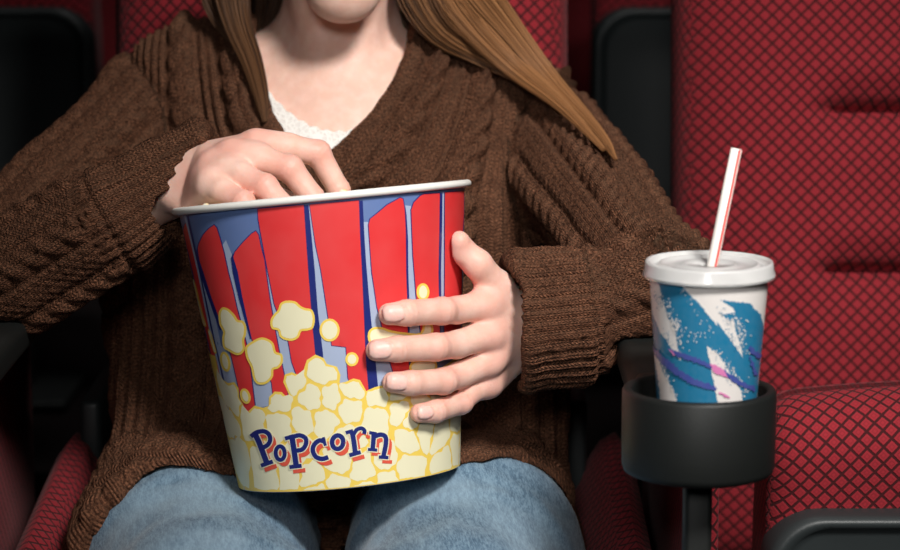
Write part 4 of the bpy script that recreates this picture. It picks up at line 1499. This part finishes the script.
# knit coordinates, in metres: (across, along, how strongly ribbed)
t_, a_, b_ = cardigan_parts(Vk)
reg = np.argmin(np.stack([t_ + .002, a_, b_]), 0)
uvw = np.zeros((len(Vk), 3), np.float32)
def arm_uv(I, S, E, C0, C1, ref):
    P = Vk[I]
    J = [S, E, C0, C1]
    best = np.full(len(P), 9.); U = np.zeros(len(P)); L = np.zeros(len(P)); K = np.zeros(len(P))
    acc = 0
    for k in range(3):
        a, b = J[k], J[k + 1]
        ba = b - a; ln = np.linalg.norm(ba); tt = ba / ln
        h = np.clip(((P - a) @ tt) / ln, 0, 1) if 0 < k < 2 else (np.clip(((P - a) @ tt) / ln, -2, 1) if k == 0 else np.clip(((P - a) @ tt) / ln, 0, 2))
        q = P - a - (h * ln)[:, None] * tt
        d = np.linalg.norm(q, axis=1)
        rf = ref - tt * float(ref @ tt); rf /= np.linalg.norm(rf); sd = np.cross(tt, rf)
        ang = np.arctan2(q @ sd, q @ rf)
        m = d < best
        best[m] = d[m]; U[m] = (ang * .052)[m]; L[m] = (acc + h * ln)[m]; K[m] = k
        acc += ln
    return U, L, K
I = np.where(reg == 0)[0]
P = Vk[I]
l_, r_ = vedge(np.maximum(P[:, 2], .80))
xs_l = np.full(len(P), -.288); xs_r = np.full(len(P), .060)
lm = P[:, 0] < (l_ + r_) / 2
u = np.where(lm, -(l_ - P[:, 0]) / np.maximum(l_ - xs_l, .02) * .125 - .01, (P[:, 0] - r_) / np.maximum(xs_r - r_, .02) * .135 + .01)
u = np.where(P[:, 1] > .36, P[:, 0] * 1.0, u)
uvw[I, 0] = u; uvw[I, 1] = P[:, 2]; uvw[I, 2] = 0
cab = np.zeros(len(Vk))
def cable(u, v, uc, w, L, amp):
    """two strands twisting round each other"""
    ph = v / L * 2 * math.pi
    x = (u - uc) / w
    s1 = .45 * np.sin(ph); s2 = -s1
    h1 = np.sqrt(np.maximum(0, 1 - ((x - s1) / .55) ** 2)) * (1 + .35 * np.cos(ph))
    h2 = np.sqrt(np.maximum(0, 1 - ((x - s2) / .55) ** 2)) * (1 - .35 * np.cos(ph))
    gut = np.exp(-((np.abs(x) - 1.22) / .16) ** 2)
    return amp * (np.maximum(h1, h2) - .55 * gut)
for uc in (-.036, -.090, .052, .110): cab[I] += cable(u, P[:, 2], uc, .0135, .046, .0075 if uc < 0 else .0120)
away = np.min(np.stack([np.abs(u - q) for q in (-.036, -.090, .052, .110)]), 0)
cab[I] += np.where((away > .0175) & (P[:, 1] < .36), .0026 * np.cos(u / .0085 * 2 * math.pi), 0)
for rg, S, E, C0, C1, ref, flip in ((1, SH_R, EL_R, CU_R0, CU_R1, A(.1, -1, .35), 1), (2, SH_L, EL_L, CU_L0, CU_L1, A(.1, -1, .3), 1)):
    I = np.where(reg == rg)[0]
    U, L, K = arm_uv(I, S, E, C0, C1, ref)
    uvw[I, 0] = U; uvw[I, 1] = L; uvw[I, 2] = (K == 2) * 1.0
    cf = (K == 2)
    cc = np.zeros(len(I))
    for uc in (0.0, .062, -.062, .124): cc += cable(U, L, uc, .0125, .040, .0055)
    aw = np.min(np.stack([np.abs(U - q) for q in (0, .062, -.062, .124)]), 0)
    cc += np.where(aw > .0165, .0013 * np.sin(U / .0105 * 2 * math.pi) * np.sin(L / .0105 * 2 * math.pi), 0)
    rib = .0021 * np.cos(U / .0088 * 2 * math.pi) * np.clip((float(np.linalg.norm(E - S) + np.linalg.norm(C0 - E) + np.linalg.norm(C1 - C0)) - L - .004) / .012, 0, 1)
    if rg == 1:
        g_ = (P_ @ CUT_N) - float(CUT_P @ CUT_N) if False else (Vk[I] - CUT_P) @ CUT_N
        rib = .0018 * np.cos(U / .0098 * 2 * math.pi) * np.clip((-g_ - .010) / .014, 0, 1)
        cab[I] += .0034 * np.exp(-((g_ + .006) / .007) ** 2)
    cab[I] += np.where(cf, rib, cc)
    # seam where the cuff is sewn on, and the rolled lip
    lc = float(np.linalg.norm(E - S) + np.linalg.norm(C0 - E)); le = lc + float(np.linalg.norm(C1 - C0))
    cab[I] -= .004 * np.exp(-((L - lc - .004) / .0035) ** 2)
    cab[I] += .0030 * np.exp(-((L - le + .010) / .008) ** 2)
# seam lines where sleeves meet the body
for S_ in (a_, b_):
    g = t_ + .002 - S_
    cab -= .0062 * np.exp(-(g / .0045) ** 2) * (Vk[:, 2] > .70)
# front bands: a raised ribbed edge along the opening
o_v = vneck(Vk)
band = (Vk[:, 2] > .66) & (Vk[:, 1] < .33) & (reg == 0)
cab += np.where(band, .0022 * np.exp(-((-o_v - .010) / .009) ** 2) - .0024 * np.exp(-((-o_v - .024) / .0024) ** 2), 0)
fuzz = .0007 * vnoise(Vk, .006)
Vk = (Vk + Nk * (cab + fuzz)[:, None]).astype(np.float32)
t = NT('brown_wool_knit')
kv = t.attr('knit', 'Vector'); u, v, rb = t.sep(kv)
w, h = .0036, .0030
fu = t.math('FRACT', t.math('DIVIDE', u, w))
au = t.math('ABSOLUTE', t.math('SUBTRACT', fu, .5))                 # 0 centre .. .5 at the wale edge
sl = t.math('FRACT', t.math('ADD', t.math('DIVIDE', v, h), t.math('MULTIPLY', au, 1.5)))
leg_ = t.math('SUBTRACT', 1.0, t.math('ABSOLUTE', t.math('MULTIPLY_ADD', sl, 2.0, -1.0)))
rnd = t.math('SUBTRACT', 1.0, t.math('POWER', t.math('MULTIPLY', t.math('ABSOLUTE', t.math('SUBTRACT', au, .25)), 4.0), 2.0))
stitch = t.math('MULTIPLY', t.math('POWER', leg_, .6), t.math('MULTIPLY_ADD', rnd, .8, .2))
n1 = t.noise(t.objc(), 520, 3); n2 = t.noise(t.objc(), 60, 3); n3 = t.noise(t.objc(), 1800, 2)
c = t.mix(t.ramp(n1, .3, .72), lin(68, 42, 31), lin(158, 106, 79))
c = t.mix(t.math('MULTIPLY', t.ramp(n2, .4, .7), .4), c, lin(84, 51, 37))
c = t.mix(t.math('MULTIPLY', t.math('SUBTRACT', 1.0, stitch), .55), c, lin(42, 25, 16))  # shade in the gaps between stitches, mixed into the wool colour
t.P(Base_Color=c, Roughness=.95, Specular_IOR_Level=.1, Sheen_Weight=.12, Sheen_Roughness=.5)
t.b.inputs['Sheen Tint'].default_value = lin(190, 150, 120)
ribs = t.math('POWER', t.math('ABSOLUTE', t.math('SINE', t.math('MULTIPLY', u, math.pi / .0086))), .5)
t.bump(t.math('ADD', t.math('MULTIPLY', ribs, 1.1), t.math('ADD', stitch, t.math('MULTIPLY', n3, .5))), .0030, 1.0)
cardigan = obj('cardigan', Vk, Qk, t.m, person, attrs={'knit': uvw})

# ------------------------------------------------------------------ hair
hr = np.random.default_rng(21)
hV, hF, hC = MB(), None, []
tone = []
def lock(path, widths, num, t0, t1, steps=18, thick=.5, r=.00075):
    """many separate strands following one guide"""
    P = np.array(catmull([at(*q) if len(q) == 3 else np.array(q[:3]) for q in path], steps))
    Wd = np.interp(np.linspace(0, 1, steps), np.linspace(0, 1, len(widths)), widths)
    T = np.gradient(P, axis=0); T /= np.linalg.norm(T, axis=1, keepdims=True)
    view = np.array([0, -1.0, .1])
    Sd = np.cross(T, view); Sd /= np.linalg.norm(Sd, axis=1, keepdims=True)
    Up = np.cross(Sd, T)
    for _ in range(num):
        a, b = hr.uniform(-1, 1), hr.uniform(-1, 1)
        if a * a + b * b > 1.15: a *= .7; b *= .7
        e0 = hr.uniform(-.12, .12); ph = hr.uniform(0, 6.28); fr = hr.uniform(2, 5)
        s = np.linspace(0, 1, steps)
        aa = a + e0 * np.sin(fr * s + ph)
        end = steps - int(hr.integers(0, 3)) if hr.random() < .5 else steps
        Q_ = P + Sd * (aa * Wd)[:, None] + Up * ((b * thick + .10 * (1 - a * a)) * Wd)[:, None]
        rr_ = r * np.interp(s, [0, .8, 1], [1, 1, .35])
        n0 = len(hV.V)
        V_, F_ = tube_vf(list(Q_[:end]), list(rr_[:end]), 4, cap=False)
        hV.add(V_, F_)
        tone.extend([t0 + (t1 - t0) * hr.random()] * len(V_))
def drape(path, lift=.010):
    """lays a guide on the wool where it crosses it"""
    out = []
    for px, py, Y in path:
        d = ray(px, py); hit = None
        t_s = np.arange(1.85, 2.5, .003)
        pts = (CAM + d * t_s[:, None]).astype(np.float32)
        f_ = cardigan_f(pts)
        k = np.where(f_ < lift)[0]
        if py > 30 and len(k): Y = float(pts[k[0], 1])
        out.append([px, py, Y])
    for _ in range(2):
        ys = [q[2] for q in out]
        for k in range(1, len(out) - 1): out[k][2] = min(ys[k], .25 * ys[k - 1] + .5 * ys[k] + .25 * ys[k + 1])
    return [tuple(q) for q in out]
# her left side: light lock swept over the shoulder
HY = .262
lock(drape([(455, -60, .275), (470, -15, .258), (505, 30, HY), (545, 78, .248), (578, 112, .222), (604, 141, .190), (616, 160, .160)]), (.025, .021, .015, .0105, .0072, .0045, .0012), 620, .35, 1.0, r=.00055)
lock(drape([(440, -70, .28), (448, -15, .262), (478, 30, .258), (518, 70, .252), (560, 104, .240), (604, 150, .176)]), (.022, .020, .014, .010, .006, .002), 420, .4, 1.0, r=.00055)
lock(drape([(415, -60, .28), (428, -10, .268), (446, 24, .264), (478, 50, .264), (522, 78, .262), (562, 108, .25)]), (.030, .028, .022, .013, .006, .001), 420, .05, .55, r=.0006)
lock([(398, -60, .33), (404, -10, .33), (418, 24, .32), (440, 42, .31)], (.020, .020, .016, .008), 160, .0, .2)  # shadow beside the neck put into the dark strand tone
# her right side: darker, falling behind the band
lock(drape([(236, -60, .30), (232, -15, .285), (238, 24, .275), (252, 62, .268), (262, 100, .262), (265, 122, .26)]), (.020, .017, .012, .009, .006, .002), 380, .0, .28, r=.0006)
lock([(216, -60, .31), (214, -10, .30), (224, 22, .29), (243, 52, .278)], (.016, .014, .010, .004), 160, .0, .2, r=.0006)
lock([(268, -60, .36), (262, -10, .35), (258, 28, .345), (256, 60, .335)], (.026, .024, .020, .012), 200, .0, .1)  # near-black tone paints the shaded hair behind the neck
# the head of hair above
ctr = np.array([-.097, .312, 1.118])
for k in range(900):
    th = hr.uniform(-1, 1); side = 1 if hr.random() < .5 else -1
    y0 = hr.uniform(-.085, .085)
    P0 = []
    for s in np.linspace(0, 1, 12):
        el = math.pi / 2 - s * (math.pi / 2 + .35)
        yy = y0 * (1 - .3 * s) + .025 * s + (.012 if s > .5 else 0)
        k_ = math.sqrt(max(.05, 1 - (y0 / .112) ** 2))
        x = side * math.cos(el) * (.088 * k_ + .006) if el > 0 else side * (.088 * k_ + .008)
        z = math.sin(el) * .118 * k_ if el > 0 else el * .22
        P0.append(ctr + np.array([x + hr.normal(0, .0008), yy + .012, z]))
    V_, F_ = tube_vf(P0, .0016, 4, cap=False)
    hV.add(V_, F_); tone.extend([hr.random() * .6] * len(V_))
V, F = lathe_vf([(.001, .125), (.04, .117), (.072, .085), (.086, .03), (.086, -.03), (.080, -.075), (.066, -.10)], 40, (ctr + np.array([0, .022, -.004]), np.array([1., 0, 0]), np.array([0, 1.12, 0]), np.array([0, 0, 1.])))
V = [v if (v[1] > .235 or v[2] > 1.17) else np.array([v[0], .24 + (v[1] - .24) * .1, v[2]]) for v in V]
hV.add(V, F); tone.extend([.05] * len(V))
t = NT('brown_hair')
tn = t.attr('tone')
t.P(Base_Color=t.mix(tn, lin(52, 32, 20), lin(156, 108, 68)), Roughness=.5, Specular_IOR_Level=.25)
obj('hair', hV.V, [tuple(f) for f in hV.F], t.m, person, attrs={'tone': np.array(tone)})
# ================================================================== light
def area(name, loc, target, size, energy, col=(1, 1, 1), spread=math.pi):
    l = bpy.data.lights.new(name, 'AREA'); l.shape = 'DISK'; l.size = size; l.energy = energy; l.color = col
    l.spread = spread
    o = bpy.data.objects.new(name, l); COL.objects.link(o); o.location = loc
    d = Vector(target) - Vector(loc); o.rotation_euler = d.to_track_quat('-Z', 'Y').to_euler()
    return o
def spot(name, loc, target, ang, blend, radius, energy, col):
    l = bpy.data.lights.new(name, 'SPOT'); l.energy = energy; l.color = col; l.spot_size = math.radians(ang); l.spot_blend = blend; l.shadow_soft_size = radius
    o = bpy.data.objects.new(name, l); COL.objects.link(o); o.location = loc
    o.rotation_euler = (Vector(target) - Vector(loc)).to_track_quat('-Z', 'Y').to_euler(); return o
spot('auditorium_key_lamp', (0.70, -1.75, 2.45), (0.13, .08, .80), 35, 1.0, .26, 350, (1.0, .97, .93))
spot('front_fill_light', (-0.10, -2.35, 1.60), (0.20, .1, .76), 30, 1.0, .2, 74, (1.0, .985, .96))  # fill light added near the camera to brighten the fronts
area('rear_fill_light', (0.1, .9, 3.0), (0.0, .6, .6), 0.8, 4, (1, .96, .92))  # unseen light added to lift the row behind out of black
w = bpy.data.worlds.new('dim_auditorium'); w.use_nodes = True
w.node_tree.nodes['Background'].inputs[0].default_value = (.006, .006, .007, 1)
w.node_tree.nodes['Background'].inputs[1].default_value = 1.0
scn.world = w
scn.view_settings.view_transform = 'Standard'
scn.view_settings.look = 'None'
scn.view_settings.gamma = 1.0
scn.view_settings.use_curve_mapping = False
scn.view_settings.exposure = 0.0
